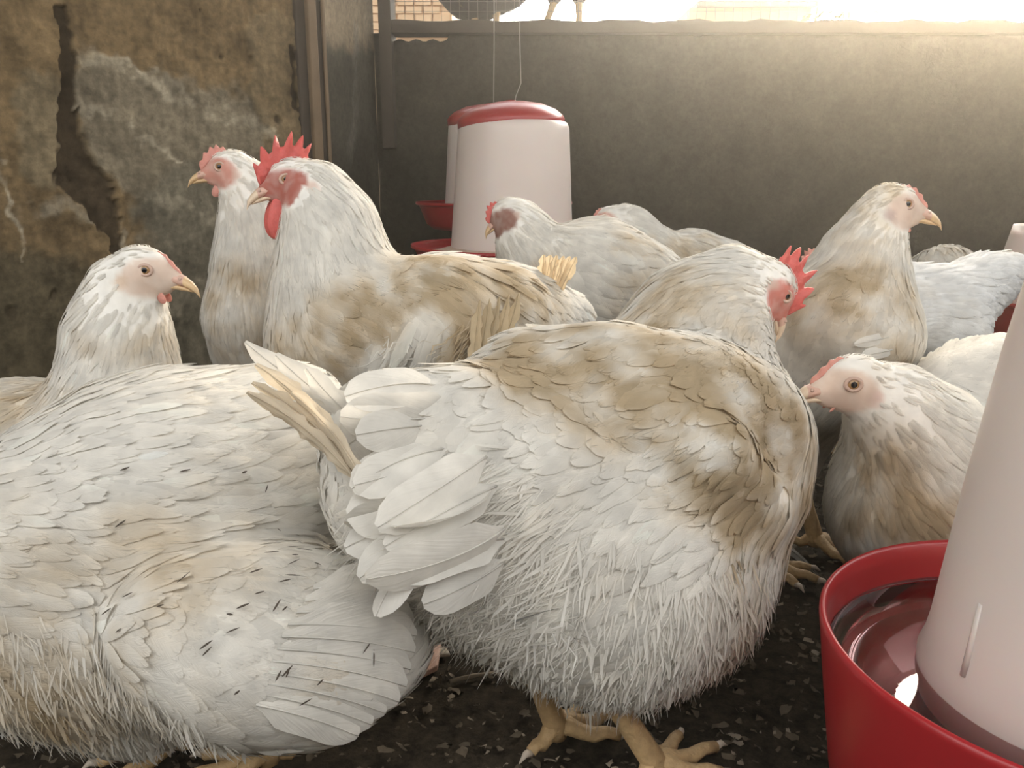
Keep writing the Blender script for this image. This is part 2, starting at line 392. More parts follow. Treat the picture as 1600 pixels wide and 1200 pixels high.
def comb_mesh(kind, seed=0):
    """in head units (mm); rooster or hen comb, blade along the crown"""
    if kind == 'rooster':
        n = 73; u = np.linspace(0, 1, n)
        bx = 26 - 50 * u; bz = 4 + 19 * np.sin(np.clip(u * 1.25, 0, 1) * math.pi / 2) - 4 * u
        env = 9 + 22 * np.sin(math.pi * np.clip(u * .80 + .12, 0, 1)) ** 1.2
        nsp = 6; ph = (u * nsp + .15) % 1.0; sp_ = np.clip(1 - np.abs(ph - .5) * 3.0, 0, 1) ** .8
        hh = env * (.66 + .55 * sp_); hh[0] = 2; hh[-1] = 3; hh *= np.clip(u * 14, .25, 1) * np.clip((1 - u) * 12, .4, 1)
        dirs = np.stack([.40 - 1.45 * u, 0 * u, np.ones(n)], 1); th = 5.5
    else:
        n = 41; u = np.linspace(0, 1, n)
        bx = 27 - 29 * u; bz = 1 + 18 * np.sin(np.clip(u * 1.1, 0, 1) * math.pi / 2)
        env = 2.5 + 8.5 * np.sin(math.pi * np.clip(u * .78 + .12, 0, 1)) ** 1.5
        ph = (u * 5 + .1) % 1.0; sp_ = np.clip(1 - np.abs(ph - .5) * 2.2, 0, 1)
        hh = env * (.66 + .4 * sp_); hh[0] = 1; hh[-1] = 1.5
        dirs = np.stack([.5 - .6 * u, 0 * u, np.ones(n)], 1); th = 4.5
    base = np.stack([bx, 0 * bx, bz - 3], 1)
    return base, hh + 3, unit(dirs), th
def ring_sweep(cs, hw, hu, hd, n=14):
    """rings in the local y/z plane: centres, half widths, half heights up/down; closed ends"""
    V = []; Q = []
    for c, w_, u_, d_ in zip(cs, hw, hu, hd):
        for k in range(n):
            t = 2 * math.pi * k / n; s = math.sin(t); V.append((c[0], c[1] + w_ * math.cos(t), c[2] + (u_ if s > 0 else d_) * s))
    for i in range(len(cs) - 1):
        for k in range(n): Q.append((i * n + k, (i + 1) * n + k, (i + 1) * n + (k + 1) % n, i * n + (k + 1) % n))
    Q.append(tuple(range(n))); Q.append(tuple(reversed([(len(cs) - 1) * n + k for k in range(n)])))
    return np.array(V, float), Q
def sphere(c, r, nu=16, nv=10, axis=None):
    V = []; Q = []
    for i in range(nv + 1):
        a = math.pi * i / nv
        for k in range(nu):
            t = 2 * math.pi * k / nu; V.append((math.sin(a) * math.cos(t), math.sin(a) * math.sin(t), math.cos(a)))
    for i in range(nv):
        for k in range(nu): Q.append((i * nu + k, (i + 1) * nu + k, (i + 1) * nu + (k + 1) % nu, i * nu + (k + 1) % nu))
    return np.array(V) * r + np.asarray(c, float), Q

def leg_geo(hip, foot, fwd, lat, spread=.5, L=.062, r=.0105):
    """thigh hidden in plumage; hock, scaly shank and four toes flat on the litter"""
    parts = []; hock = foot * .42 + hip * .58; hock[2] = max(.075, min(.105, hip[2] * .55)); hock = hock - fwd * .02
    ank = foot + np.array([0, 0, .020])
    parts.append((*tube([hip, hock * .9 + hip * .1, hock, hock * .5 + ank * .5, ank, foot + np.array([0, 0, .008])], [r * 1.5, r * 1.25, r * 1.2, r * .9, r * 1.05, r * .95], 10), 1))
    for a, l in ((-spread, L * .92), (0, L * 1.1), (spread, L * .92), (math.pi + .25, L * .5)):
        d = fwd * math.cos(a) + lat * math.sin(a); pts = []; rr = []
        for i in range(6):
            t = i / 5; pts.append(foot + d * l * t + np.array([0, 0, .011 * (1 - t) + .0068 + .003 * math.sin(t * 9)])); rr.append(.0085 * (1 - .45 * t) * (1 + .12 * (i % 2)))
        parts.append((*tube(pts, rr, 8), 1))
        e = pts[-1]; parts.append((*tube([e, e + d * .007 + np.array([0, 0, .001]), e + d * .014 - np.array([0, 0, .004])], [.0042, .003, .0006], 6), 2))
    return parts

def bird(name, label, spine, neck, head, blobs=(), legs=None, dirt_shade=(), regions=(), res=.0055, nf=3600, rows=5, fl=1.0, seed=1, k=.035, group='white chickens in the coop', bare=.0, droop=.35, flecks=(), clean=(), base=WHITE, feather_mat_name='plumage', lod=0, hang=()):
    rs = np.random.RandomState(seed); nf = int(nf * 1.6)
    # spine: tail base -> breast; neck: breast -> nape; each (px, py, depth, radius px)
    SP = [(P(*q[:3]), q[3] * q[2] / F) for q in spine]; NK = [(P(*q[:3]), q[3] * q[2] / F) for q in neck]
    e = head['at']; HO = P(*e); s = head.get('s', 1.0) * .001; HF = head_frame(head['fwd'], head.get('roll', 0.0))
    def hl(p): return HO + (np.asarray(p, float) * s) @ HF.T
    fwd = SP[-1][0] - SP[0][0]; fwd[2] = 0; fwd = unit(fwd); lat = np.cross((0, 0, 1.), fwd)
    mid = SP[len(SP) // 2]
    root = empty(name, (float(mid[0][0]), float(mid[0][1]), 0.0)); tag(root, label, 'chicken', group)
    prims = []
    for i in range(len(SP) - 1): prims.append(('c', SP[i][0], SP[i][1], SP[i + 1][0], SP[i + 1][1]))
    chain = [SP[-1]] + NK
    for i in range(len(chain) - 1): prims.append(('c', chain[i][0], chain[i][1], chain[i + 1][0], chain[i + 1][1]))
    for bl in blobs:
        q = [(P(*t[:3]), t[3] * t[2] / F) for t in bl]
        if len(q) == 1: q = q * 2
        for i in range(len(q) - 1): prims.append(('c', q[i][0], q[i][1], q[i + 1][0] + 1e-5, q[i + 1][1]))
    # legs
    lp = []
    if legs is None:
        legs = [(mid[0][:2] + lat[:2] * .05 + fwd[:2] * .015), (mid[0][:2] - lat[:2] * .05 - fwd[:2] * .02)]
    for fxy in legs:
        foot = np.array([fxy[0], fxy[1], .002]); hip = np.array([mid[0][0] * .5 + foot[0] * .5, mid[0][1] * .5 + foot[1] * .5, max(.09, mid[0][2] - mid[1] * .55)])
        hk = foot * .42 + hip * .58; hk[2] = max(.075, min(.105, hip[2] * .55)); hk = hk - fwd * .02
        if hip[2] > .12: prims.append(('c', hip, min(.055, mid[1] * .55), hk + np.array([0, 0, .012]), .02, .025))
        lp += leg_geo(hip, foot, fwd, lat)
    # head, in mm around the midpoint between the eyes
    hk_ = .012
    prims.append(('c', NK[-1][0], NK[-1][1], hl((-9, 0, 1)), 17 * s, .02))
    prims.append(('e', hl((-5, 0, 3)), HF, (24 * s, 16.5 * s, 17.5 * s), hk_))
    prims.append(('c', hl((0, 0, 1)), 14 * s, hl((22, 0, -5)), 8.2 * s, .006))
    prims.append(('c', hl((-6, 0, -11)), 13.5 * s, hl((15, 0, -13)), 6.0 * s, .008))
    V, Q, fld = build_sdf(prims, res, k); fld = Field(*fld)
    # smooth once
    for _ in range(1):
        acc = np.zeros_like(V); cn = np.zeros(len(V))
        for a, b_ in ((0, 1), (1, 2), (2, 3), (3, 0)):
            np.add.at(acc, Q[:, a], V[Q[:, b_]]); np.add.at(cn, Q[:, a], 1); np.add.at(acc, Q[:, b_], V[Q[:, a]]); np.add.at(cn, Q[:, b_], 1)
        V = V * .6 + .4 * acc / cn[:, None]
    V[:, 2] = np.maximum(V[:, 2], .012)
    VN, area = vnormals(V, Q)
    def skin_w(p):
        q = (p - HO) @ HF / s
        a = 1 - sstep(.85, 1.12, np.sqrt(((q[:, 0] - 6) / 23) ** 2 + ((q[:, 2] + 4) / 17.5) ** 2))
        a = np.maximum(a, sstep(12, 18, q[:, 0]) * (np.abs(q[:, 2] + 4) < 22) * (np.abs(q[:, 1]) < 25) * (q[:, 0] < 60))
        return a * (np.linalg.norm(q, axis=1) < 45)
    def dirt_shade_at(p):
        d = np.zeros(len(p))
        for (c, r, amt) in dirt_shade:
            c = P(*c); r = r * 1.0
            d = np.maximum(d, amt * (1 - sstep(.45, 1.0, np.linalg.norm(p - c, axis=1) / r)))
        for (c, r) in clean: d = d * sstep(.6, 1.1, np.linalg.norm(p - P(*c), axis=1) / r)
        n1 = vnoise(p, 9, seed + 3); n2 = vnoise(p, 30, seed + 9)
        return np.clip(d * (.8 + .5 * n1 + .45 * n2) + bare + .10 * n1 + .06 * n2, 0, 1)
    def plume_col(p, jit=None):
        d = dirt_shade_at(p); c = base[None] * (1 - d[:, None]) + TAN[None] * d[:, None]
        e_ = np.clip(d - .62, 0, 1)[:, None] * .8; c = c * (1 - e_) + BROWN[None] * e_
        return c
    sk = skin_w(V); skc = np.asarray(head.get('skin', (.62, .30, .24)))
    ear = (V - HO) @ HF / s
    er = 1 - sstep(.6, 1.1, np.sqrt(((ear[:, 0] + 15) / 6) ** 2 + ((ear[:, 2] + 7) / 7.5) ** 2))
    cols = plume_col(V); sk_n = np.clip(sk * (.95 + .18 * vnoise(V, 60, seed + 5)), 0, 1)[:, None]
    cols = cols * (1 - sk_n) + skc[None] * sk_n
    ec = np.asarray(head.get('ear', (.66, .48, .40))); cols = cols * (1 - er[:, None] * .8) + ec[None] * er[:, None] * .8
    pv, pf, pm = join([(V, Q, 0)] + lp)
    body = mk('body', np.array(pv), pf, ['hide', 'shank', 'claw'], root, midx=pm)
    tint(body, np.concatenate([cols, np.tile([.5, .4, .25], (len(pv) - len(V), 1))]))
    # ---- plumage
    tri = np.concatenate([Q[:, [0, 1, 2]], Q[:, [0, 2, 3]]]); ta = np.linalg.norm(np.cross(V[tri[:, 1]] - V[tri[:, 0]], V[tri[:, 2]] - V[tri[:, 0]]), axis=1)
    pick = rs.choice(len(tri), nf, p=ta / ta.sum()); r1 = np.sqrt(rs.rand(nf)); r2 = rs.rand(nf)
    bc = np.stack([1 - r1, r1 * (1 - r2), r1 * r2], 1)
    X = (V[tri[pick]] * bc[:, :, None]).sum(1); XN = unit((VN[tri[pick]] * bc[:, :, None]).sum(1))
    # flow field: from head towards the tail
    segs = []; line = [q[0] for q in SP] + [q[0] for q in NK] + [hl((-6, 0, 3)), hl((22, 0, 0))]
    nb = len(SP)
    for i in range(len(line) - 1): segs.append((line[i], line[i + 1], 0 if i < nb - 1 else 1))
    Fd = np.zeros_like(X); ww = np.zeros(len(X)); nk = np.zeros(len(X))
    for (a, b_, isn) in segs:
        ab = b_ - a; t = np.clip(((X - a) @ ab) / (ab @ ab), 0, 1); d = np.linalg.norm(X - a - t[:, None] * ab, axis=1)
        wt = 1 / (d ** 4 + 1e-8); Fd += -unit(ab)[None] * wt[:, None]; ww += wt; nk += wt * isn
    Fd /= ww[:, None]; nk /= ww
    Fd += np.array([0, 0, -1.])[None] * (droop * (1 - nk) + .1)[:, None]
    hq = (X - HO) @ HF / s; hd = np.linalg.norm(hq, axis=1)
    keep = (skin_w(X) < .3 + .5 * rs.rand(nf)) & (X[:, 2] > .03)
    Ln = np.where(nk > .5, .030, .044) * fl * (.75 + .5 * rs.rand(nf)); Wd = Ln * np.where(nk > .5, .17, .21) * (.8 + .4 * rs.rand(nf))
    near = 1 - sstep(28, 60, hd); Ln *= 1 - .72 * near; Wd *= 1 - .55 * near
    lift = .03 + .10 * rs.rand(nf) ** 2; curl = .14 + .10 * rs.rand(nf)
    lift *= (1 - .5 * near) * np.where(nk > .5, .5, 1.0)
    X = X - XN * (.003 * (1 - .7 * near))[:, None]
    wsel = np.zeros(nf, bool)
    for rg in regions:       # wing coverts and other larger feathers: (centre, radius m, direction px target, length, width, lift, wing?)
        c = P(*rg['at']); dd = np.linalg.norm(X - c, axis=1) < rg['r']
        td = unit(P(*rg['to']) - c); Fd[dd] = td[None] + Fd[dd] * .25 / (np.linalg.norm(Fd[dd], axis=1, keepdims=True) + 1e-6)
        Ln[dd] = rg['L'] * (.75 + .5 * rs.rand(dd.sum())); Wd[dd] = rg['W'] * (.8 + .4 * rs.rand(dd.sum())); lift[dd] *= rg.get('lift', 1.0)
        if rg.get('wing'): wsel |= dd
    Fd += rs.normal(size=Fd.shape) * .10 * np.linalg.norm(Fd, axis=1, keepdims=True)
    Fd = unit(Fd - XN * (Fd * XN).sum(1, keepdims=True))
    jit = 1 + .04 * rs.normal(size=(nf, 1)) - .05 * (rs.rand(nf, 1) < .15)
    def emit(sel, nm, kind, par):
        if sel.sum() == 0: return None
        fv, fq, uv, fi = feather_cloud(X[sel], Fd[sel], XN[sel], Ln[sel], Wd[sel], lift[sel], curl[sel], rows)
        S = unit(np.cross(Fd[sel], XN[sel])); t_ = uv[:, 1]; ed = np.abs(uv[:, 0] - .5) * 2
        fv = fld.conform(fv, -.0018 + .0030 * np.minimum(t_ / .3, 1) + Ln[sel][fi] * (lift[sel][fi] * t_ * (1.25 - .35 * t_)) - .10 * Wd[sel][fi] * ed * (1 - .4 * t_))
        F3 = fv.reshape(sel.sum(), rows * 3, 3); ln_ = np.linalg.norm(F3[:, -2] - F3[:, 1], axis=1) / Ln[sel]; okf = (ln_ < 1.25) & (ln_ > .6) & (np.abs(fld.d(F3[:, -2])) < .03)
        fv[:, 2] = np.maximum(fv[:, 2], .004)
        fcol = np.clip(plume_col(fv) * jit[sel][fi], 0, .93)
        bl = (uv[:, 0] - .5)[:, None] * S[fi] * .30 + fld.grad(fv) + Fd[sel][fi] * (uv[:, 1] * .14 - .03)[:, None]
        nq = (rows - 1) * 2; fq = fq.reshape(-1, nq, 4)[okf].reshape(-1, 4)
        use = np.zeros(len(fv), bool); use[fq.ravel()] = True; rem = np.cumsum(use) - 1
        return feather_obj(nm, fv[use], rem[fq], uv[use], fcol[use], par, unit(bl)[use], kind, feather_mat_name)
    emit(keep & ~wsel, 'plumage', 'stuff', root)
    wing = emit(keep & wsel, 'wing', None, root)
    # wispy fluff strands (hanging down) in chosen places
    for hi, (c, r, n, L_, to, *hc) in enumerate(hang):
        c = P(*c); d = np.linalg.norm(V - c, axis=1); ids = np.nonzero(d < r)[0]
        if len(ids) == 0: continue
        ids = rs.choice(ids, n); B = V[ids] + rs.normal(size=(n, 3)) * .004; nn = VN[ids]
        td = unit(P(*to) - c)[None] + rs.normal(size=(n, 3)) * .22; td = unit(td)
        n2 = unit(nn - td * (nn * td).sum(1, keepdims=True))
        ln = L_ * (.5 + .8 * rs.rand(n)); fv, fq, uv, fi = feather_cloud(B, td, n2, ln, np.where(rs.rand(n) < .8, .0010, .0026) * (.6 + .8 * rs.rand(n)), .05 + .25 * rs.rand(n), .2 * rs.rand(n), rows)
        fv = fld.conform(fv, ln[fi] * uv[:, 1] * (.10 + .25 * rs.rand(n))[fi], 1)
        fv[:, 2] = np.maximum(fv[:, 2], .004)
        cc = plume_col(B) if not hc else np.tile(hc[0], (n, 1)) * (1 + .08 * rs.normal(size=(n, 1)))
        feather_obj('fluff', fv, fq, uv, cc[fi], root, unit(nn[fi] + n2[fi]), 'stuff', feather_mat_name)
    # small dark flecks of dirt caught on the feathers
    for (c, r, n, to) in flecks:
        c = P(*c); ids = np.nonzero(np.linalg.norm(V - c, axis=1) < r)[0]
        if len(ids) == 0: continue
        ids = rs.choice(ids, n); td = unit(P(*to) - c)[None] + rs.normal(size=(n, 3)) * .25; td = unit(td - VN[ids] * (td * VN[ids]).sum(1, keepdims=True))
        fv, fq, uv, fi = feather_cloud(V[ids], td, VN[ids], .004 + .007 * rs.rand(n), .0009 + .0006 * rs.rand(n), .0, .0, 4); fv = fld.conform(fv, np.full(len(fv), .0065))
        o_ = mk('dirt_fleck', fv, fq, 'timber_dark', root); o_['kind'] = 'stuff'
    # ---- beak
    bm = head.get('beak', 'beak')
    up, uq = ring_sweep([(17, 0, -5), (24, 0, -5.5), (31, 0, -7.5), (37, 0, -10.5), (41.5, 0, -14.5), (44, 0, -20)], [8.4, 7.4, 5.8, 4.2, 2.6, .5], [7.5, 6.4, 5.2, 4.0, 2.8, .6], [4.5, 4.6, 4.2, 3.8, 2.8, .6])
    lo_, lq = ring_sweep([(13, 0, -11.8), (24, 0, -11.6), (32, 0, -13), (38.5, 0, -15.5)], [6.6, 5.4, 3.8, .8], [2.6, 2.4, 2, .5], [3.2, 3.0, 2.4, .6])
    n1_, q1_ = sphere((28.5, 5.6, -4), 1.5, 8, 6); n2_, q2_ = sphere((28.5, -5.6, -4), 1.5, 8, 6)
    uq1 = uq[:28]; uq0 = uq[28:]
    bv, bf, bmi = join([(up, uq0, 0), (up, uq1, 2), (lo_, lq, 0), (n1_, q1_, 1), (n2_, q2_, 1)])
    mk('beak', hl(np.array(bv)), bf, [bm, 'eyelid', 'cere'], root, midx=bmi)
    # ---- eyes
    for sd in (-1, 1):
        ev, eq = sphere((0, 0, 0), 6.0, 24, 16); ax = unit(np.array([.18, sd, .05]))
        ev2 = np.array(ev); cosn = np.array([(ev2[list(f)].mean(0) @ ax) / 6.0 for f in eq])
        # orient poles along the axis so that pupil and iris are round
        z_ = ax; x_ = unit(np.cross((0, 0, 1.), z_)); y_ = np.cross(z_, x_); R = np.stack([x_, y_, z_], 1)
        evr = ev2 @ R.T; cen = np.array([2.5, sd * head.get('eye_out', 12.6), 3.0])
        zc = np.array([ev2[list(f)].mean(0)[2] / 6.0 for f in eq]); mi = np.where(zc > .90, 0, np.where(zc > .66, 1, 2))
        tv = []; tf = []; nr, nt_ = 20, 6      # eyelid ring
        for i in range(nr):
            a = 2 * math.pi * i / nr
            for j in range(nt_):
                b_ = 2 * math.pi * j / nt_; R_ = 5.0 + 1.5 * math.cos(b_)
                tv.append((R_ * math.cos(a) * 1.12, R_ * math.sin(a) * .9, 4.2 + 1.4 * math.sin(b_)))
        for i in range(nr):
            for j in range(nt_): tf.append((i * nt_ + j, ((i + 1) % nr) * nt_ + j, ((i + 1) % nr) * nt_ + (j + 1) % nt_, i * nt_ + (j + 1) % nt_))
        tv = np.array(tv) @ R.T
        vv, ff, m2 = join([(evr + cen, eq, 0), (tv + cen, tf, 2)]); m2 = np.concatenate([mi, np.full(len(tf), 2)])
        mk('eye', hl(np.array(vv)), ff, ['pupil', 'iris', 'eyelid'], root, midx=m2)
    # ---- comb and wattles
    ck = head.get('comb', 'hen'); cb, chh, cd, cth = comb_mesh(ck)
    chh = chh * head.get('comb_s', 1.0)
    cv, cq = blade(cb, chh, cd, cth, head.get('comb_wob', .12), seed); 
    if 'comb_lean' in head: cv[:, 1] += (cv[:, 2] - 10) * head['comb_lean'] * (cv[:, 2] > 10)
    mk('comb', hl(cv), cq, head.get('combmat', 'comb_pink'), root)
    ws = head.get('wattle', 1.0)
    for sd in (-1, 1):
        wv, wq = sphere((0, 0, 0), 1, 14, 12); wv = wv * np.array([6.5, 2.6, 9.5]) * ws; t = (wv[:, 2] / (9.5 * ws)); wv[:, 0] *= 1 - .25 * t; wv[:, 0] -= t * 1.5
        mk('wattle', hl(wv + np.array([11 + 2.5 * max(0, ws - 1), sd * (5.5 + .8 * max(0, ws - 1)), -17 - 7.5 * ws])), wq, head.get('combmat', 'comb_pink'), root)
    return root, wing

# ------------------------------------------------------------------ the coop
def to_px(p):
    q = p - np.array([0, 0, H]); z = q[:, 1] * cp - q[:, 2] * sp; d = -(q[:, 1] * sp + q[:, 2] * cp)
    z = np.maximum(z, .05)
    return 800 + q[:, 0] / z * F, 600 + d / z * F
def grid(nu, nv):
    q = []
    for j in range(nv - 1):
        for i in range(nu - 1): q.append((j * nu + i, j * nu + i + 1, (j + 1) * nu + i + 1, (j + 1) * nu + i))
    return q
def near_poly(px, py, pts):
    """distance in px to a polyline with varying half-width: returns d / halfwidth"""
    best = np.full(len(px), 9.0)
    for (x0, y0, w0), (x1, y1, w1) in zip(pts[:-1], pts[1:]):
        dx, dy = x1 - x0, y1 - y0; t = np.clip(((px - x0) * dx + (py - y0) * dy) / (dx * dx + dy * dy), 0, 1)
        best = np.minimum(best, np.hypot(px - x0 - t * dx, py - y0 - t * dy) / (w0 + (w1 - w0) * t))
    return best
# floor
fx = np.linspace(-2.2, 2.2, 150); fy = np.linspace(-.8, 2.6, 130); gx, gy = np.meshgrid(fx, fy)
fv = np.stack([gx.ravel(), gy.ravel(), 0 * gx.ravel()], 1); fv[:, 2] = -.004 + .004 * vnoise(fv, 5, 11) 
o = mk('floor', fv, grid(150, 130), 'litter'); tag(o, 'dark trodden litter floor of the chicken coop', kind='structure')
# left wall: old plaster coming away in patches
A0 = np.array([-.87, 1.45]); A1 = np.array([-.468, 1.95]); du = (A1 - A0) / np.linalg.norm(A1 - A0); LW = np.linalg.norm(A1 - A0); nrmL = np.array([du[1], -du[0], 0])
nu, nv = 330, 330; uu = np.concatenate([np.linspace(-1.6, -.1, 60), np.linspace(-.09, LW, nu - 60)]); vv = np.concatenate([np.linspace(-.02, .18, 12), np.linspace(.19, 1.12, nv - 42), np.linspace(1.14, 2.1, 30)])
U, Vv = np.meshgrid(uu, vv); wp = np.stack([A0[0] + du[0] * U.ravel(), A0[1] + du[1] * U.ravel(), Vv.ravel()], 1)
px, py = to_px(wp)
jx = 15 * vnoise(wp, 6, 21, 4) + 9 * vnoise(wp, 24, 23, 3); jy = 15 * vnoise(wp, 6, 22, 4) + 9 * vnoise(wp, 24, 24, 3); qx, qy = px + jx, py + jy
upper = np.array([.185, .128, .066]); grey = np.array([.21, .176, .122]); dark = np.array([.062, .044, .026]); green = np.array([.085, .072, .045]); pale = np.array([.42, .36, .26])
c = np.tile(upper, (len(wp), 1)); hgt = np.zeros(len(wp))
def mixc(m_, col): 
    global c; c = c * (1 - m_[:, None]) + col[None] * m_[:, None]
gm = 1 - sstep(.85, 1.1, near_poly(qx, qy, [(150, 130, 45), (220, 200, 90), (330, 260, 130), (400, 420, 160), (350, 600, 200)]))
mixc(gm * .9, grey); hgt += gm * .004
lm = 1 - sstep(.8, 1.2, near_poly(qx, qy, [(20, 480, 90), (100, 520, 110), (60, 640, 160)])); mixc(lm * .75, green)
lm2 = 1 - sstep(.8, 1.2, near_poly(qx, qy, [(60, 150, 45), (70, 250, 45)])); mixc(lm2 * .6, np.array([.20, .165, .105]))
gm2 = 1 - sstep(.7, 1.2, near_poly(qx, qy, [(300, 330, 80), (330, 450, 90), (300, 560, 120)])); mixc(gm2 * .6, np.array([.125, .115, .085]))
bm_ = 1 - sstep(.85, 1.05, near_poly(qx, qy, [(430, 60, 45), (432, 150, 40), (445, 210, 28), (410, 230, 18)])); mixc(bm_ * .85, np.array([.19, .14, .078])); hgt += bm_ * .005
for pl, st in (([(110, 75, 14), (150, 95, 16), (180, 110, 10)], .7), ([(115, 160, 12), (185, 185, 12)], .8), ([(205, 115, 12), (260, 140, 16), (300, 150, 12)], .75), ([(205, 205, 7), (240, 222, 9), (300, 250, 4)], .9), ([(330, 175, 16), (390, 190, 14), (425, 210, 8)], .55),
               ([(130, 235, 8), (135, 270, 9), (175, 310, 7), (190, 375, 10)], .6), ([(60, 330, 20), (110, 320, 22), (150, 345, 14)], .6), ([(2, 255, 8), (10, 300, 7), (40, 350, 8), (46, 405, 4)], .9), ([(270, 470, 30), (320, 440, 30)], .5), ([(190, 350, 10), (205, 400, 10)], .6), ([(240, 320, 14), (330, 340, 14)], .4), ([(345, 320, 22), (350, 360, 14)], .4)):
    m_ = 1 - sstep(.25, 1.15, near_poly(qx, qy, pl)); m_ *= np.clip(.65 + .8 * vnoise(wp, 22, 31), 0, 1); mixc(m_ * st, pale)
dk = near_poly(px + jx * .7, py + jy * .7, [(98, 20, 9), (106, 90, 12), (108, 150, 12), (104, 215, 24), (115, 265, 34), (160, 305, 27), (168, 340, 24), (182, 365, 15), (180, 420, 10)])
dm = 1 - sstep(.86, 1.04, dk); mixc(dm, dark); hgt -= dm * .008; hgt += .003 * (sstep(.9, 1.1, dk) - sstep(1.1, 1.8, dk))
cr_ = 1 - sstep(.7, 1.1, near_poly(px + jx * .4, py + jy * .4, [(452, 80, 4), (450, 110, 4), (458, 150, 3), (468, 190, 4)])); mixc(cr_, dark); hgt -= cr_ * .006
for (hx, hy, hr) in ((435, 187, 8), (343, 88, 4), (88, 460, 8), (255, 480, 9), (308, 20, 3), (18, 490, 14)):
    m_ = 1 - sstep(.5, 1.1, np.hypot(px + jx * .3 - hx, py + jy * .3 - hy) / hr); mixc(m_ * .85, dark); hgt -= m_ * .005
low = sstep(330, 520, py); mixc(low * .35, green)
hgt += .0025 * vnoise(wp, 7, 41, 4) + .0008 * vnoise(wp, 40, 42, 3); c *= np.clip(1 + .22 * vnoise(wp, 8, 43, 4) + .22 * vnoise(wp, 38, 44, 3), .4, 1.8)[:, None]
wp2 = wp + nrmL[None] * hgt[:, None]
o = mk('wall_left', wp2, grid(nu, nv), 'plaster'); tint(o, np.clip(c, 0, 1)); tag(o, 'old grey and brown plaster wall flaking in patches', kind='structure')
# return of the wall behind the post, then the low back wall
BY = 2.45
bl = WY(593, 300, BY)[0]
R0 = np.array([-.452, 1.975]); R1 = np.array([bl, BY]); nu2, nv2 = 40, 130
U, Vv = np.meshgrid(np.linspace(0, 1, nu2), np.linspace(-.02, 2.1, nv2))
wp = np.stack([(R0[0] + (R1[0] - R0[0]) * U).ravel(), (R0[1] + (R1[1] - R0[1]) * U).ravel(), Vv.ravel()], 1); px, py = to_px(wp)
c = np.tile(np.array([.24, .185, .12]), (len(wp), 1)); m_ = sstep(50, 90, py + 16 * vnoise(wp, 9, 5)); mixc(m_, np.array([.075, .068, .050]))  # lit upper part of the strip is put into the plaster colour
m_ = (1 - sstep(.3, 1.1, near_poly(px + 4 * vnoise(wp, 14, 8), py, [(557, 40, 5), (554, 110, 4), (552, 200, 5), (545, 260, 6)]))); mixc(m_ * .5, np.array([.16, .15, .125]))
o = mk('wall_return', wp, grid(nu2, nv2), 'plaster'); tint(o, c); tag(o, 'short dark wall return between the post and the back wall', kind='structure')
# back wall with an uneven top edge
RX = 2.1; nu3, nv3 = 260, 60; xs = np.linspace(bl, RX, nu3)
ztop = np.full(nu3, WY(800, 52, BY)[2]); pxs = np.array([to_px(np.array([[x, BY, .95]]))[0][0] for x in xs])
ztop -= np.where((pxs > 608) & (pxs < 702), WY(800, 52, BY)[2] - WY(800, 65, BY)[2], 0) * (.85 + .15 * np.sin(pxs * .9)); ztop -= np.where((pxs > 1082) & (pxs < 1100), .009, 0)
U, Vv = np.meshgrid(xs, np.linspace(0, 1, nv3)); wp = np.stack([U.ravel(), np.full(U.size, BY), (-.02 + (ztop[None] + .02) * Vv).ravel()], 1); px, py = to_px(wp)
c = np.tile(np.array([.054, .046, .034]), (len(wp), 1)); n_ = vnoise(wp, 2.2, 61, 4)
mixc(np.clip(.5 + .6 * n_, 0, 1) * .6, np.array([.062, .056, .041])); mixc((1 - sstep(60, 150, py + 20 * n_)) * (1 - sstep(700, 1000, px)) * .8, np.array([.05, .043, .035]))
for (hx, hy, hr) in ((962, 215, 8), (944, 180, 6), (1040, 252, 9), (1042, 326, 6), (664, 277, 5), (1160, 198, 4), (990, 280, 7)):
    m_ = 1 - sstep(.4, 1.2, np.hypot(px + 5 * vnoise(wp, 30, 6) - hx, py - hy) / hr); mixc(m_ * .8, np.array([.03, .026, .02]))
wp[:, 1] += .004 * vnoise(wp, 5, 63, 3)
fr = grid(nu3, nv3); nb_ = len(wp); top = wp[-nu3:].copy(); top[:, 1] += .12; bot = wp[:nu3].copy(); bot[:, 1] = BY + .12
bv = np.concatenate([wp, top, bot]); base_top = nb_ - nu3
for i in range(nu3 - 1):
    fr.append((base_top + i, base_top + i + 1, nb_ + i + 1, nb_ + i)); fr.append((nb_ + i, nb_ + i + 1, nb_ + nu3 + i + 1, nb_ + nu3 + i))
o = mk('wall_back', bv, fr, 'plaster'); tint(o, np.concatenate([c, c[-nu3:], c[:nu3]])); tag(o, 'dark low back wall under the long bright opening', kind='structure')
# right-hand low wall outside the frame, roof
v, f = box(RX, RX + .12, -1.15, BY + .12, -.02, .95); o = mk('wall_right', v, f, 'dark_wall', smooth=False); tag(o, 'low dark side wall', kind='structure')
v, f = box(-1.9, RX + .3, ROOF_Y, BY + .4, 2.1, 2.16); o = mk('ceiling', v, f, 'roofing', smooth=False); tag(o, 'unseen sheet roof over the coop, front edge set for the light', kind='structure')  # unseen roof; front edge placed so the back birds get less sky
v, f = box(-1.9, RX + .12, -1.15, -1.03, -.02, 1.0); o = mk('wall_light_block', v, f, 'dark_wall', smooth=False); tag(o, 'added low dark wall behind the viewer, blocking low light', kind='structure')  # unseen wall added to cut off low sky light
v, f = box(-30, 30, -30, 30, -.06, -.03); o = mk('ground', v, f, 'litter', smooth=False); tag(o, 'bare dark earth around the coop', kind='structure')
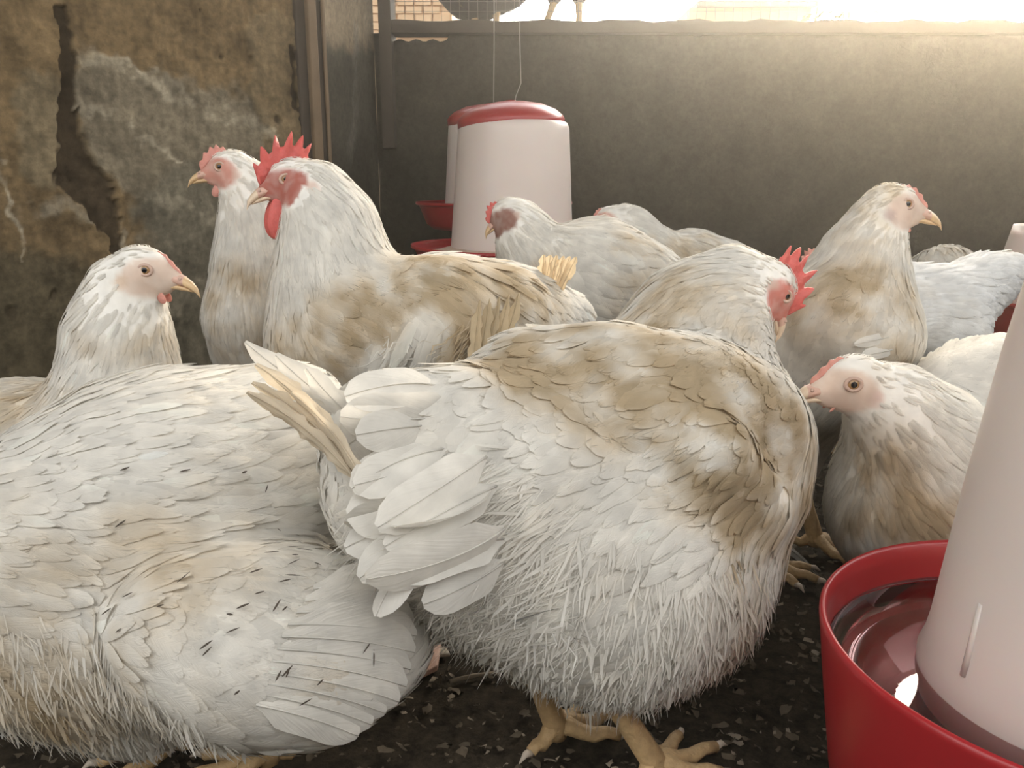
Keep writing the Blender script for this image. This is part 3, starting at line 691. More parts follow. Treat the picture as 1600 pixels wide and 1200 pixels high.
# timber post at the end of the left wall
def obox(name, u0, u1, d0, d1, z0, z1, m_, parent=None):
    vs = []
    for z in (z0, z1):
        for d in (d0, d1):
            for u in (u0, u1): q = A1 + du * u; vs.append((q[0] + nrmL[0] * d, q[1] + nrmL[1] * d, z))
    o = mk(name, vs, [(0, 1, 3, 2), (4, 6, 7, 5), (0, 4, 5, 1), (2, 3, 7, 6), (0, 2, 6, 4), (1, 5, 7, 3)], m_, parent, smooth=False); bevel(o, .003); return o
o = obox('trim_1', -.012, .062, -.03, .012, 0, 2.1, 'timber_dark'); tag(o, 'dark timber door post at the end of the plaster wall', kind='structure')
obox('batten', .010, .034, .012, .026, 0, 2.1, 'timber', o); obox('edge_strip', .054, .064, .012, .018, 0, 2.1, 'timber', o)
# rail along the top of the back wall
z0, z1 = WY(800, 52, BY - .03)[2], WY(800, 33, BY - .03)[2]
xs_ = WY(596, 40, BY - .03)[0]
V_ = []; Fq = []; nseg = 60
for i in range(nseg + 1):
    x = xs_ + (RX - xs_) * i / nseg; s1 = .003 * math.sin(i * 1.3) + .002 * math.sin(i * 3.1)
    for (y, z) in ((BY - .04, z0), (BY - .04, z1 + s1), (BY + .04, z1 + s1), (BY + .04, z0)): V_.append((x, y, z))
for i in range(nseg):
    for k_ in range(4): Fq.append((i * 4 + k_, i * 4 + (k_ + 1) % 4, (i + 1) * 4 + (k_ + 1) % 4, (i + 1) * 4 + k_))
Fq += [(0, 3, 2, 1), (nseg * 4, nseg * 4 + 1, nseg * 4 + 2, nseg * 4 + 3)]
o = mk('trim_2', V_, Fq, 'timber_dark', smooth=False); tag(o, 'long dark timber rail lying on the back wall', kind='structure')
RAILZ = z1
v, f = box(xs_ - .005, xs_ + .028, BY - .05, BY + .05, z0 - .3, 2.1); o = mk('trim_3', v, f, 'timber_dark', smooth=False); tag(o, 'upright dark timber at the corner of the opening', kind='structure')
# wire netting in the opening
parts = []
for i in range(46):
    z = RAILZ + .012 + i * .0254
    if z < 2.1: parts.append(tube([(xs_ + .02, BY + .045, z), (RX, BY + .045, z)], [.0006] * 2, 4))
for i in range(98):
    x = xs_ + .03 + i * .0254; 
    if x < RX: parts.append(tube([(x, BY + .046, RAILZ), (x, BY + .046, 2.1)], [.0006] * 2, 4))
v, f, _ = join(parts); o = mk('window_1', v, f, 'wire'); tag(o, 'fine wire netting stretched across the opening', kind='structure')
# outside: sunlit plastered outbuilding at the left, low house wall and shrub at the right
p0 = WY(560, 20, 4.3); p1 = WY(706, 20, 4.3)
rt = empty('outbuilding', ((p0[0] + p1[0]) / 2, 4.4, 0)); tag(rt, 'tan brick outbuilding glimpsed through the netting at the left', 'building')
v, f = box(p0[0], p1[0], 4.3, 4.8, 0, 2.3); mk('wall', v, f, 'far_plaster', rt, smooth=False)
me_b = None
for r_ in range(10):
    for k_ in range(6):
        x = p0[0] + .02 + k_ * .085 + (.04 if r_ % 2 else 0); z = 1.14 + r_ * .036
        if x + .075 > p1[0]: continue
        if me_b is None:
            v, f = box(-.037, .037, -.012, .0, 0, .029); ob = mk('brick', np.array(v), f, 'far_plaster', None, smooth=False); me_b = ob.data
        else: ob = bpy.data.objects.new('brick', me_b); COL.objects.link(ob)
        ob.parent = rt; ob.location = (x + .037 - rt.location[0], 4.3 - rt.location[1], z)
p0 = WY(1078, 12, 5.5); p1 = WY(1268, 12, 5.5)
rt = empty('neighbour_house', ((p0[0] + p1[0]) / 2, 5.7, 0)); tag(rt, 'low pale house wall outside, against the bright sky', 'building')
v, f = box(p0[0], p1[0], 5.5, 6.4, 0, p0[2]); mk('wall', v, f, 'far_plaster', rt, smooth=False)
v, f = box(p0[0] + .04, p1[0] + .02, 5.45, 6.45, p0[2], p0[2] + .03); mk('roof', v, f, 'roofing', rt, smooth=False)
sh = WY(1300, 30, 5.0); rs = np.random.RandomState(4)
rt = empty('shrub', (sh[0], 5.0, 0)); tag(rt, 'small leafy shrub outside against the white sky', 'shrub')
v, f = tube([(sh[0], 5, 0), (sh[0] + .02, 5, sh[2] * .6), (sh[0] - .03, 5, sh[2] + .02)], [.012, .01, .005], 6); mk('stem', v, f, 'timber_dark', rt)
n = 260; B = np.stack([sh[0] + rs.normal(size=n) * .09, 5 + rs.normal(size=n) * .08, sh[2] - .04 + rs.normal(size=n) * .05 - np.abs(rs.normal(size=n)) * .1], 1); Dd = unit(rs.normal(size=(n, 3))); Nn = unit(np.cross(Dd, rs.normal(size=(n, 3))))
fv, fq, uv, fi = feather_cloud(B, Dd, Nn, .035 + .02 * rs.rand(n), .018 + 0 * rs.rand(n), .1, .2, 4); o = mk('foliage', fv, fq, 'leaf', rt); o['kind'] = 'stuff'

# ------------------------------------------------------------------ feeders and drinkers
def rotm(rx=0, ry=0, loc=(0, 0, 0)):
    M_ = np.array(Matrix.Translation(Vector(loc)) @ Matrix.Rotation(rx, 4, 'X') @ Matrix.Rotation(ry, 4, 'Y')); return M_
def feeder(name, label, cen, r_top, r_bot, h_body, pan_r, pan_h, lid=True, tilt=(0, 0), hang=None, feed=True, shoulder=.012, gap=.02):
    """cen = centre of the pan rim; a tapered tank over a dished pan, optional domed lid and hanging wire"""
    rt = empty(name, (cen[0], cen[1], cen[2] - pan_h)); tag(rt, label, 'feeder')
    M_ = rotm(tilt[0], tilt[1], cen)
    v, f = lathe([(0.001, -pan_h), (pan_r * .80, -pan_h), (pan_r * .88, -pan_h * .8), (pan_r * .96, -pan_h * .2), (pan_r, 0), (pan_r * 1.015, .002), (pan_r * 1.015, -.004), (pan_r * 1.0, -.006), (pan_r * .985, -.002), (pan_r * .94, -pan_h * .25), (pan_r * .85, -pan_h * .85), (0.001, -pan_h * .9)], 72, M_)
    mk('pan', v, f, 'red_plastic', rt)
    if feed:
        v, f = lathe([(r_bot * .8, -pan_h * .1 + .012), (pan_r * .8, -pan_h * .18), (pan_r * .945, -pan_h * .24), (pan_r * .93, -pan_h * .3)], 72, M_); mk('feed', v, f, 'feed', rt)['label'] = 'pale mash lying in the pan'
    prof = [(r_bot * 1.0, -.025), (r_bot, .0)] + [(r_bot + (r_top - r_bot) * t, h_body * t) for t in (.2, .4, .6, .8, .93)] + [(r_top, h_body - shoulder), (r_top - shoulder * .3, h_body - shoulder * .35), (r_top - shoulder, h_body)]
    prof += [(r_top - shoulder - .004, h_body)] + [(r_bot + (r_top - r_bot) * t - .005, h_body * t) for t in (.8, .4, .0)]
    v, f = lathe(prof, 72, M_); mk('tank', v, f, 'white_plastic', rt)
    if lid:
        ML = M_ @ rotm(.0, lid if isinstance(lid, float) else 0, (-.006, 0, h_body - .003)); R_ = r_top * .965
        pr = [(R_ * .97, -.012), (R_ * 1.0, -.012), (R_ * 1.01, .003), (R_ * .97, .010), (R_ * .85, .021), (R_ * .6, .033), (R_ * .3, .039), (.001, .040)]
        v, f = lathe(pr, 72, ML); mk('lid', v, f, 'red_plastic', rt)
        v, f = lathe([(.012, .038), (.012, .042), (.001, .043)], 16, ML); mk('lid_knob', v, f, 'red_plastic', rt)
    else:
        v, f = lathe([(r_top - shoulder, h_body - .002), (r_top - shoulder, h_body + .004), (r_top * .3, h_body + .009), (.001, h_body + .01)], 48, M_); mk('cap', v, f, 'white_plastic', rt)
    if hang is not None:
        pts = [M_[:3, :3] @ np.array([0, 0, h_body + .03]) + M_[:3, 3]] + hang
        v, f = tube(pts, [.0011] * len(pts), 6); mk('hanging_wire', v, f, 'wire', rt)
    return rt
cz = P(800, 384, 1.78)
t0_ = P(806, 150, 1.78); t1_ = P(814, 130, 1.78); t2_ = P(812, 60, 1.78)
feeder('poultry_feeder', 'red and white hanging feeder with a domed red lid in front of the back wall', cz, .114, .130, .256, .212, .075, lid=-.05, tilt=(0, .015), hang=[t0_, t1_, t2_, np.array([t2_[0], t2_[1], 2.1])])
cz = P(772, 316, 2.12)
feeder('poultry_feeder', 'second red and white feeder hanging half hidden behind the lidded feeder', cz, .112, .124, .2, .196, .065, lid=True, hang=[P(772, 60, 2.12), np.array([P(772, 60, 2.12)[0], P(772, 60, 2.12)[1], 2.1])])
cz = P(1650, 462, 1.40)
feeder('poultry_feeder', 'blurred red and white feeder at the right edge behind the hens', cz, .075, .10, .125, .165, .09, lid=False, shoulder=.05, feed=False, hang=[np.array([cz[0], cz[1], 2.1])])
# foreground drinker
dc = P(1690, 1010, .5525); R_ = .164; hz = dc[2]
rt = empty('poultry_drinker', (dc[0], dc[1], 0)); tag(rt, 'large red basin drinker with tapering white tank in the right foreground', 'drinker')
v, f = lathe([(.001, .0), (R_ * .80, .0), (R_ * .83, .012), (R_ * .90, hz * .35), (R_ * .965, hz * .75), (R_ * .985, hz - .02), (R_ * 1.0, hz - .004), (R_ * 1.0, hz), (R_ * .988, hz + .0025), (R_ * .972, hz), (R_ * .962, hz - .012), (R_ * .945, hz - .045), (R_ * .88, hz - .085), (R_ * .75, hz - .10), (.001, hz - .10)], 120, rotm(loc=(dc[0], dc[1], 0)))
mk('basin', v, f, 'red_plastic', rt)
wl = hz - .030
v, f = lathe([(.06, wl - .062), (R_ * .8, wl - .062), (R_ * .90, wl - .045), (R_ * .951, wl - .004), (R_ * .951, wl + .0015), (R_ * .93, wl), (.10, wl), (.06, wl)], 120, rotm(loc=(dc[0], dc[1], 0))); mk('water', v, f, 'water', rt)['label'] = 'still water in the red basin'
rb = .0936
v, f = lathe([(rb * .95, wl - .05), (rb * 1.01, wl - .04), (rb * 1.03, wl - .012), (rb * 1.03, wl + .006), (rb * .995, wl + .016), (rb * .97, wl + .03), (.0815, wl + .126), (.070, wl + .225), (.0636, wl + .268), (.052, wl + .35), (.0505, wl + .362), (.048, wl + .374), (.044, wl + .385), (.038, wl + .394), (.030, wl + .400), (.018, wl + .404), (.001, wl + .405)], 120, rotm(loc=(dc[0], dc[1], 0)))
mk('tank', v, f, 'white_plastic', rt)
for (a, zz, l) in ((3.38, wl + .022, .05),):
    q = [(dc[0] + rb * (.97 - 1.3 * t * l) * math.cos(a + .0 * t), dc[1] + rb * (.97 - 1.3 * t * l) * math.sin(a), zz + l * t) for t in (0, .5, 1)]
    v, f = tube(q, [.0028] * 3, 8); mk('moulded_rib', v, f, 'white_plastic', rt)

# ------------------------------------------------------------------ chickens
RED = (.60, .13, .11); PINK = (.66, .36, .28); PALE = (.72, .56, .46)
# the rooster in the middle, facing right and away
B_, wB = bird('rooster', 'big white rooster with tan shoulders and red comb standing in the centre, facing right',
    spine=[(585, 690, .60, 62), (650, 735, .62, 120), (800, 745, .665, 165), (980, 730, .72, 185), (1105, 690, .765, 140)],
    neck=[(1070, 570, .775, 112), (1100, 500, .79, 88), (1150, 442, .79, 48)],
    head=dict(at=(1210, 457, .785), fwd=(.45, .06, -.80), s=1.0, comb='rooster', combmat='comb_red', skin=(.62, .22, .18), comb_s=.82, wattle=1.15, beak='beak_pale', roll=0.0),
    blobs=[[(800, 860, .65, 150), (960, 880, .68, 185), (1060, 860, .71, 150)], [(700, 850, .63, 100), (620, 790, .60, 80)], [(880, 930, .66, 105), (1050, 930, .69, 105)],
           [(830, 590, .675, 70), (960, 610, .665, 82), (1090, 640, .675, 88), (1170, 690, .71, 78)], [(1030, 655, .612, 24), (1110, 715, .612, 27), (1190, 790, .645, 30)], [(1185, 640, .69, 45), (1205, 780, .69, 45)], [(600, 650, .60, 50), (700, 650, .61, 60)]],
    legs=[FL(868, 1165)[:2], FL(1020, 1225)[:2]],
    dirt_shade=[((870, 575, .63), .085, .95), ((1010, 590, .61), .085, .95), ((1130, 640, .63), .08, 1.0), ((1190, 740, .65), .085, 1.0), ((1100, 705, .59), .065, 1.15), ((1180, 790, .62), .06, 1.1), ((1120, 500, .74), .06, .35), ((1195, 850, .70), .06, .5), ((1130, 960, .66), .07, .35), ((1010, 490, .74), .075, .7), ((1070, 450, .74), .05, .5)],
    regions=[dict(at=(950, 590, .66), r=.085, to=(700, 640, .60), L=.045, W=.016, wing=True), dict(at=(1120, 650, .68), r=.075, to=(950, 720, .60), L=.035, W=.014, wing=True),
             dict(at=(640, 680, .56), r=.085, to=(520, 760, .50), L=.05, W=.02, lift=.7)],
    hang=[((900, 1000, .60), .10, 2600, .032, (860, 1160, .60)), ((740, 900, .57), .09, 2000, .04, (640, 980, .54)), ((1080, 990, .63), .08, 1800, .03, (1080, 1130, .64))],
    res=.0050, nf=9000, rows=6, seed=7)
# rump and tail of the rooster
fan('tail_feather', B_, [(575, 775, .545), (545, 715, .55)], [(412, 628, .530), (400, 596, .54)], 7, .013, (-.2, -1, .35), bow=-.05, side=.05, col=TAN * .7 + WHITE * .35, rag=.7, seed=40, jit=.15)
fan('rump_feather', B_, [(700, 610, .595), (700, 690, .575), (690, 790, .565), (710, 860, .56)], [(522, 622, .545), (528, 745, .525), (520, 860, .52), (600, 925, .52)], 10, .032, (-.3, -1, .3), bow=.12, seed=60, jit=.18)
fan('rump_feather', B_, [(770, 720, .565), (780, 800, .56), (790, 890, .56)], [(610, 800, .51), (570, 880, .51), (650, 950, .515)], 6, .030, (-.3, -1, .2), bow=.10, seed=80, jit=.2)
fan('tail_feather', B_, [(600, 690, .575), (590, 660, .58)], [(478, 575, .56), (385, 535, .57)], 3, .022, (-.1, -1, .3), bow=-.04, side=-.05, col=WHITE * .86, rag=.5, seed=90)

fan('flight_feather', wB, [(1215, 800, .628), (1190, 835, .634)], [(1056, 648, .600), (1046, 676, .602)], 5, .012, (-.1, -1, .25), bow=.05, col=TAN * .45 + WHITE * .5, rag=.25, seed=300, jit=.05)
# hen whose back fills the lower left, facing left out of frame
A_, wA = bird('hen', 'big white hen filling the lower left corner, head out of frame, drooping wing',
    spine=[(465, 640, .72, 60), (420, 740, .71, 140), (290, 815, .70, 235), (120, 880, .68, 210), (0, 920, .67, 180)],
    neck=[(-110, 900, .665, 120), (-210, 800, .66, 75), (-270, 720, .66, 58)],
    head=dict(at=(-320, 680, .66), fwd=(-1, -.1, -.25), s=1.0, comb='hen', skin=PINK),
    blobs=[[(310, 990, .585, 122), (400, 1010, .585, 125), (500, 1010, .60, 118), (590, 1000, .62, 75)], [(120, 1000, .62, 130), (220, 1060, .66, 110)], [(20, 900, .60, 110)]],
    legs=[FL(270, 1215)[:2] + np.array([0, .03]), FL(420, 1205)[:2]],
    dirt_shade=[((120, 1080, .56), .09, .55), ((230, 900, .55), .07, .35), ((90, 970, .55), .07, .4), ((560, 1080, .55), .05, .35), ((400, 780, .56), .10, .18)],
    regions=[dict(at=(360, 930, .52), r=.085, to=(560, 1010, .52), L=.055, W=.022, wing=True, lift=.5), dict(at=(300, 1040, .52), r=.07, to=(560, 1110, .53), L=.055, W=.022, wing=True, lift=.5), dict(at=(480, 1000, .53), r=.07, to=(640, 1000, .55), L=.06, W=.022, wing=True, lift=.4)],
    hang=[((250, 1130, .58), .07, 1600, .03, (300, 1260, .6)), ((60, 1080, .57), .07, 1200, .03, (100, 1200, .58))],
    flecks=[((480, 950, .52), .07, 26, (420, 1000, .52)), ((600, 1030, .56), .05, 16, (570, 1080, .55)), ((330, 820, .54), .09, 16, (250, 860, .54))],
    res=.0050, nf=9000, rows=6, seed=11)
fan('flight_feather', wA, [(400, 1100, .522), (420, 1050, .520), (445, 990, .520), (490, 930, .530)], [(560, 1150, .555), (632, 1095, .565), (655, 1010, .57), (640, 930, .57)], 11, .030, (.25, -1, .15), bow=.07, side=-.06, col=WHITE * 1.02, seed=120, stack=-.0014)
fan('flight_feather', wA, [(330, 1100, .54), (400, 1110, .54)], [(520, 1155, .56), (440, 1175, .56)], 4, .026, (.1, -1, .1), bow=.05, seed=140)

# hen behind, facing right at the left edge
C_, _ = bird('hen', 'white hen with cream neck at the far left, pale pink face turned right',
    spine=[(-170, 760, 0.940, 90), (-60, 770, 0.910, 150), (60, 760, 0.890, 160), (160, 735, 0.860, 110)],
    neck=[(188, 620, 0.860, 84), (186, 520, 0.850, 66), (198, 450, 0.840, 48)],
    head=dict(at=(236, 424, 0.830), fwd=(1, -.08, -.06), s=1.13, comb='hen', comb_s=.3, skin=PALE, wattle=.6, ear=(.66, .5, .38)),
    dirt_shade=[((250, 560, 0.820), .05, .5), ((40, 660, .79), .13, .5), ((140, 690, .78), .07, .45)], res=.005, nf=5500, rows=5, seed=13)
# hen by the wall, facing left
D_, _ = bird('hen', 'white hen by the plaster wall facing left, pink face and small comb',
    spine=[(560, 600, 1.30, 50), (500, 570, 1.22, 85), (440, 540, 1.15, 92), (405, 490, 1.10, 74)],
    neck=[(400, 400, 1.08, 54), (396, 330, 1.07, 40), (388, 290, 1.06, 34)],
    head=dict(at=(353, 265, 1.05), fwd=(-1, -.12, .0), s=1.1, comb='hen', comb_s=1.0, skin=(.60, .29, .23), wattle=.8),
    dirt_shade=[((360, 460, 1.03), .06, .6), ((400, 540, 1.05), .08, .5), ((450, 470, 1.03), .05, .6)], res=.0055, nf=4500, seed=17)
# rooster facing left in front of it
E_, wE = bird('rooster', 'white rooster with tan back facing left, tall red spiked comb beside the post',
    spine=[(885, 500, 1.08, 40), (800, 512, 1.05, 88), (690, 522, 1.0, 112), (580, 535, .95, 112), (500, 530, .91, 70)],
    neck=[(522, 440, .91, 84), (514, 350, .905, 62), (494, 300, .90, 40)],
    head=dict(at=(447, 284, .90), fwd=(-.86, -.42, -.16), s=1.08, comb='rooster', combmat='comb_red', comb_s=.85, skin=(.42, .14, .11), wattle=2.3, beak='beak_pale', comb_lean=.15, eye_out=15.5),
    blobs=[[(560, 500, .90, 60), (680, 500, .92, 80), (780, 500, .97, 70)]],
    dirt_shade=[((560, 520, .86), .08, .75), ((680, 480, .90), .09, .85), ((790, 470, .95), .08, .8), ((700, 560, .88), .07, .8), ((480, 560, .86), .06, .7), ((850, 480, 1.0), .05, .6)],
    clean=[((668, 520, .855), .030), ((640, 570, .85), .034), ((590, 575, .855), .024)],
    regions=[dict(at=(600, 500, .86), r=.085, to=(760, 540, .92), L=.042, W=.016, wing=True), dict(at=(730, 480, .90), r=.08, to=(800, 560, .92), L=.060, W=.016, wing=True, lift=1.4), dict(at=(655, 540, .855), r=.045, to=(610, 640, .84), L=.055, W=.017, lift=2.0)],
    hang=[((640, 555, .85), .03, 350, .04, (605, 640, .84), WHITE), ((760, 560, .90), .06, 700, .05, (720, 640, .88))],
    res=.0052, nf=7500, rows=6, seed=19)
fan('flight_feather', wE, [(750, 470, .872), (810, 460, .91)], [(735, 590, .86), (775, 580, .885)], 5, .016, (.1, -1, .3), bow=.12, rag=.6, col=TAN * .95, seed=220)
fan('tail_feather', E_, [(845, 460, 1.03), (870, 465, 1.03)], [(850, 398, 1.02), (900, 402, 1.02)], 6, .016, (0, -1, .2), bow=.04, rag=.7, col=TAN * 1.2, seed=240)
fan('tail_feather', E_, [(760, 440, .98), (820, 440, 1.0)], [(870, 465, 1.0), (885, 480, 1.02)], 4, .03, (0, -.6, 1), bow=.12, col=TAN * 1.15, rag=.3, seed=250)
# hens in front of the feeder
F_, _ = bird('hen', 'white hen with shaded face in front of the lidded feeder, facing left',
    spine=[(1055, 455, 1.50, 35), (1000, 445, 1.47, 62), (930, 432, 1.45, 85), (865, 430, 1.42, 72)],
    neck=[(828, 395, 1.40, 46), (815, 358, 1.39, 34), (806, 342, 1.385, 27)],
    head=dict(at=(786, 336, 1.38), fwd=(-.75, -.15, -.42), s=1.0, comb='hen', comb_s=1.1, skin=(.30, .15, .12), combmat='comb_red', wattle=1.0),  # dark skin colour carries the shade on this face
    blobs=[[(900, 400, 1.38, 40), (990, 420, 1.41, 40)]], dirt_shade=[((990, 400, 1.38), .07, .5), ((860, 430, 1.34), .05, .35), ((980, 470, 1.37), .06, .45)],
    regions=[dict(at=(940, 420, 1.36), r=.08, to=(1060, 470, 1.4), L=.055, W=.02, wing=True)], res=.0065, nf=3800, seed=23, k=.03)
G_, _ = bird('hen', 'hen resting behind the one at the feeder, head tucked low against the dark wall',
    spine=[(1165, 450, 1.78, 28), (1130, 432, 1.76, 50), (1075, 428, 1.74, 64), (1025, 425, 1.72, 50)],
    neck=[(1010, 385, 1.71, 34), (990, 355, 1.70, 25), (972, 345, 1.69, 22)],
    head=dict(at=(945, 340, 1.68), fwd=(-1, -.1, -.25), s=.95, comb='hen', comb_s=.6, skin=PINK),
    dirt_shade=[((1080, 390, 1.68), .08, .45), ((1000, 360, 1.66), .05, .35)], res=.007, nf=2600, seed=29, k=.03)
# right-hand group
I_, wI = bird('hen', 'white hen with mottled brown wing at the right, head high in profile facing right',
    spine=[(1130, 600, 1.09, 60), (1185, 570, 1.06, 95), (1265, 545, 1.02, 118), (1325, 515, .985, 95)],
    neck=[(1340, 445, .97, 64), (1352, 390, .965, 46), (1372, 345, .96, 34)],
    head=dict(at=(1402, 323, .955), fwd=(1, -.10, -.04), s=1.2, comb='hen', comb_s=.5, skin=(.66, .50, .41), wattle=.35, ear=(.45, .33, .30)),
    blobs=[[(1300, 500, .93, 62), (1370, 520, .94, 52)], [(1345, 540, .915, 30), (1385, 530, .925, 28)]],
    dirt_shade=[((1330, 470, .91), .07, .75), ((1270, 490, .92), .05, .6), ((1390, 480, .92), .05, .7), ((1380, 310, .94), .04, .55), ((1340, 350, .94), .05, .5), ((1390, 560, .90), .04, .55)],
    regions=[dict(at=(1320, 490, .90), r=.075, to=(1240, 600, .92), L=.04, W=.018, wing=True)], res=.0055, nf=5200, seed=31)
fan('flight_feather', wI, [(1405, 522, .895), (1398, 545, .895)], [(1335, 538, .878), (1345, 556, .88)], 2, .012, (0, -1, .2), bow=.08, col=WHITE, seed=260)
J_, _ = bird('hen', 'mostly hidden hen whose pink comb shows behind the raised neck of the right hen',
    spine=[(1190, 510, 1.5, 30), (1215, 500, 1.48, 52), (1260, 490, 1.45, 60), (1290, 470, 1.43, 45)],
    neck=[(1295, 440, 1.42, 32), (1288, 422, 1.415, 26)],
    head=dict(at=(1281, 412, 1.40), fwd=(-.75, .4, -.35), s=1.0, comb='hen', comb_s=1.3, skin=PINK, combmat='comb_pink'), res=.0075, nf=1400, seed=37, k=.03)
K_, _ = bird('hen', 'bright white hen right of the mottled hen, rump raised towards the feeder',
    spine=[(1578, 430, 1.25, 24), (1518, 455, 1.22, 42), (1465, 492, 1.19, 64), (1405, 500, 1.16, 55)],
    neck=[(1365, 500, 1.15, 40), (1340, 520, 1.15, 30)],
    head=dict(at=(1318, 540, 1.15), fwd=(-.8, .3, -.5), s=1.0, comb='hen', skin=PINK),
    blobs=[[(1395, 440, 1.19, 34), (1440, 455, 1.20, 28)], [(1545, 430, 1.24, 30), (1570, 422, 1.25, 20)], [(1480, 530, 1.17, 45)]], res=.0065, nf=3600, seed=41, base=np.array([.89, .89, .88]), k=.03)
L_, _ = bird('hen', 'grey-white hen back just showing above the bright hen at the right',
    spine=[(1500, 440, 1.50, 30), (1480, 438, 1.56, 46), (1465, 440, 1.64, 44), (1450, 446, 1.70, 36)],
    neck=[(1440, 450, 1.76, 28), (1436, 450, 1.79, 24)],
    head=dict(at=(1432, 455, 1.82), fwd=(-.2, 1, -.3), s=.9, comb='hen', comb_s=.4, skin=PINK), dirt_shade=[((1480, 400, 1.5), .08, .3)], res=.0075, nf=1800, seed=43, k=.03)
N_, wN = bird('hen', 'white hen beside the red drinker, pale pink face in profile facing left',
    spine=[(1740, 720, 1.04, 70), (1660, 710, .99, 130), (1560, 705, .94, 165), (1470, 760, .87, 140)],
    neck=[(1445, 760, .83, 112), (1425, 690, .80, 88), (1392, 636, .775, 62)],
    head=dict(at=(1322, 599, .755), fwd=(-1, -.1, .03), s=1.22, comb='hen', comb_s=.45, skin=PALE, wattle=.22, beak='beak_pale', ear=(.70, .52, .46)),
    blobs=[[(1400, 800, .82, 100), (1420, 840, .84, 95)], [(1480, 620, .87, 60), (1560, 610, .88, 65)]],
    dirt_shade=[((1370, 780, .74), .08, .6), ((1410, 850, .76), .09, .75)], regions=[dict(at=(1500, 600, .83), r=.09, to=(1600, 650, .9), L=.05, W=.02, wing=True, lift=1.3)], res=.005, nf=6500, rows=6, seed=47)  # breast entries paint shade from drinker and rooster into the plumage colour
# birds perched on the rail outside the netting
def perched(gz, fn):
    global P
    P0 = P
    P = lambda a, b_, c_: P0(a, b_, c_) - np.array([0, 0, gz])
    r = fn(); P = P0; r[0].location[2] += gz; return r
MATS['plumage_dark'] = MATS['dark_feather']
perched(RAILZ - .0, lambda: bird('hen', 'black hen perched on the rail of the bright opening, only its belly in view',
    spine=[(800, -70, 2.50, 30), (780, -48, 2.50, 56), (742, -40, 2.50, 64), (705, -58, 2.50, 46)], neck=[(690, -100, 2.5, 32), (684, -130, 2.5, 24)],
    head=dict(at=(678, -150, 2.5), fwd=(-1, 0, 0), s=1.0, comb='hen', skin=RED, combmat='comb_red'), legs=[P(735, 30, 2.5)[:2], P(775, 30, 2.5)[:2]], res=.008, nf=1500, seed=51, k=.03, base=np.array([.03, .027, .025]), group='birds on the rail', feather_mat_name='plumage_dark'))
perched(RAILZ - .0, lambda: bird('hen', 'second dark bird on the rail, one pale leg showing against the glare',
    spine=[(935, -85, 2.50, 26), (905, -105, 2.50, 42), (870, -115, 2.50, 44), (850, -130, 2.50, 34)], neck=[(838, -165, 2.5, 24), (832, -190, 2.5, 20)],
    head=dict(at=(826, -205, 2.5), fwd=(-1, 0, 0), s=.9, comb='hen', skin=RED, combmat='comb_red'), legs=[P(850, 30, 2.5)[:2], P(905, 25, 2.5)[:2]], res=.008, nf=900, seed=53, k=.03, base=np.array([.05, .045, .04]), group='birds on the rail', feather_mat_name='plumage_dark'))

# ------------------------------------------------------------------ litter
rs = np.random.RandomState(99); n = 15000
X = np.stack([rs.uniform(-.9, 1.1, n), rs.uniform(.35, 2.2, n), rs.rand(n) * .004], 1); a = rs.rand(n) * 6.28
D_l = unit(np.stack([np.cos(a), np.sin(a), rs.normal(size=n) * .25], 1)); Nn = unit(np.cross(np.cross(D_l, (0, 0, 1.)), D_l) + rs.normal(size=(n, 3)) * .25)
Ll = .004 + .010 * rs.rand(n) ** 2; sel = rs.rand(n) < .8
inside = ((X[:, 0] - A0[0]) * nrmL[0] + (X[:, 1] - A0[1]) * nrmL[1]) > .03; sel2 = ~sel & inside; sel = sel & inside
for s_, nm, mt in ((sel, 'litter_flakes', 'flake'), (sel2, 'litter_chips', 'flake_pale')):
    fv, fq, uv, fi = feather_cloud(X[s_], D_l[s_], Nn[s_], Ll[s_], Ll[s_] * (.25 + .7 * rs.rand(s_.sum())), .1, .15, 4); fv += rs.normal(size=fv.shape) * (Ll[s_] * .10)[fi][:, None]; fv[:, 2] = np.maximum(fv[:, 2], -.002)
    o = mk(nm, fv, fq, mt); tag(o, 'dark crumbled bedding scattered over the floor' if mt == 'flake' else 'pale wood chips mixed into the dark bedding', 'litter', kind='stuff')
b0, b1 = FL(1195, 842), FL(1278, 906)
fr_ = empty('fallen_feather', (float(b0[0]), float(b0[1]), 0)); tag(fr_, 'grey fallen feather lying on the litter between rooster and drinker', 'feather')
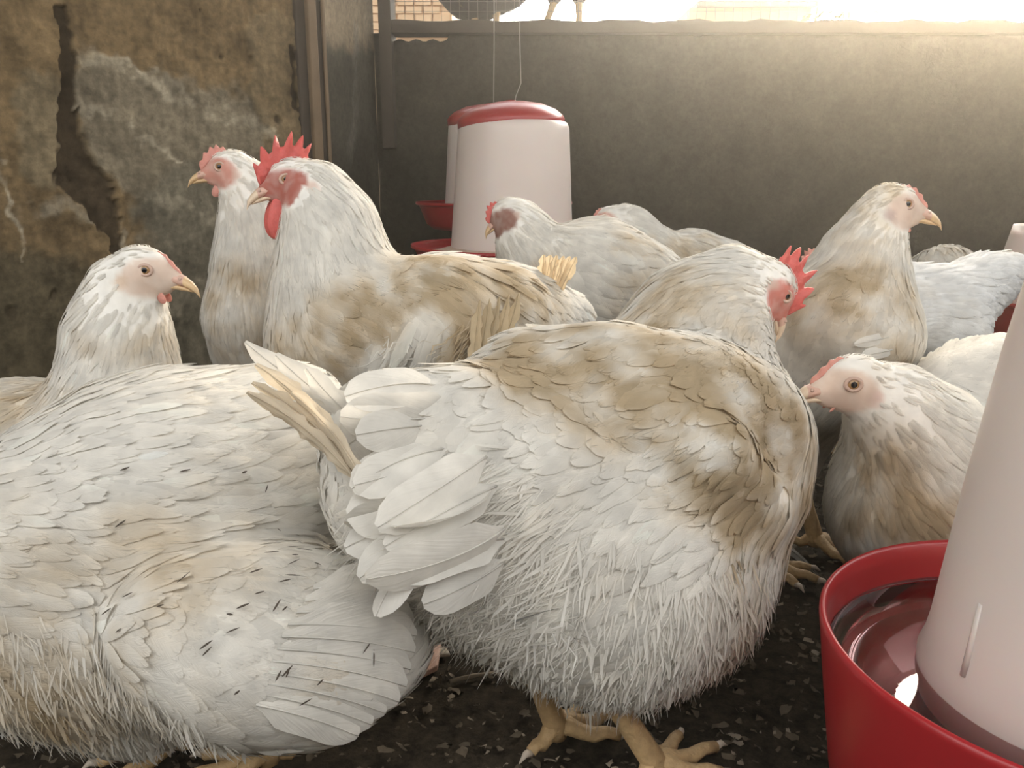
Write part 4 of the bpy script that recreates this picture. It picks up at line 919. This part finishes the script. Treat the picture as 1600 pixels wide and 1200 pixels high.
one_feather('vane', fr_, b1 + np.array([0, 0, .006]), b0 + np.array([0, 0, .008]), (0, 0, 1), .016, .04, col=np.array([.30, .28, .25]), rag=.4, seed=5)
v, f = tube([FL(703, 1070) + np.array([0, 0, .004]), FL(740, 1063) + np.array([0, 0, .005]), FL(772, 1057) + np.array([0, 0, .004])], [.0022, .0024, .0018], 8); o = mk('straw_stalk', v, f, 'flake_pale', None, loc=FL(738, 1064)); tag(o, 'short pale straw lying on the litter under the rooster', 'straw')

rs = np.random.RandomState(5)
def chip(name, label, cat, pts, th, m_):
    q = [FL(*p) for p in pts]; n_ = len(q); v = [(*p[:2], .001) for p in q] + [(*p[:2], .001 + th * (.7 + .6 * rs.rand())) for p in q]
    f = [tuple(reversed(range(n_))), tuple(range(n_, 2 * n_))] + [(i, (i + 1) % n_, n_ + (i + 1) % n_, n_ + i) for i in range(n_)]
    o = mk(name, v, f, m_, None, smooth=False, loc=(q[0][0], q[0][1], 0)); bevel(o, .0015); tag(o, label, cat); return o
chip('wood_chip', 'pale tan wood chip lying on the litter beside the drooping wing tip', 'wood chip', [(652, 985), (676, 990), (690, 1012), (684, 1050), (660, 1062), (644, 1030)], .006, 'cere')
chip('chalk_grit', 'small white chalky stick on the litter right of the tan chip', 'grit', [(672, 1016), (698, 1018), (704, 1028), (674, 1030)], .005, 'claw')
# haze volume added to imitate lens glare around the opening
v, f = box(-2.0, RX + .3, -1.2, BY + .3, -.08, 2.3)
hz_o = mk('haze', v, f, 'wire', smooth=False); hz_o.data.materials.clear()
hm = bpy.data.materials.new('haze'); hm.use_nodes = True; MATS['haze'] = hm; nt = hm.node_tree; nt.nodes.remove(nt.nodes['Principled BSDF'])
vs_ = N(nt, 'ShaderNodeVolumeScatter'); vs_.inputs['Density'].default_value = HAZE; vs_.inputs['Anisotropy'].default_value = .87; vs_.inputs['Color'].default_value = (1, .93, .82, 1)
nt.links.new(vs_.outputs[0], nt.nodes['Material Output'].inputs['Volume']); hz_o.data.materials.append(hm)
tag(hz_o, 'thin haze added to make the glare below the bright opening', 'haze', kind='stuff')
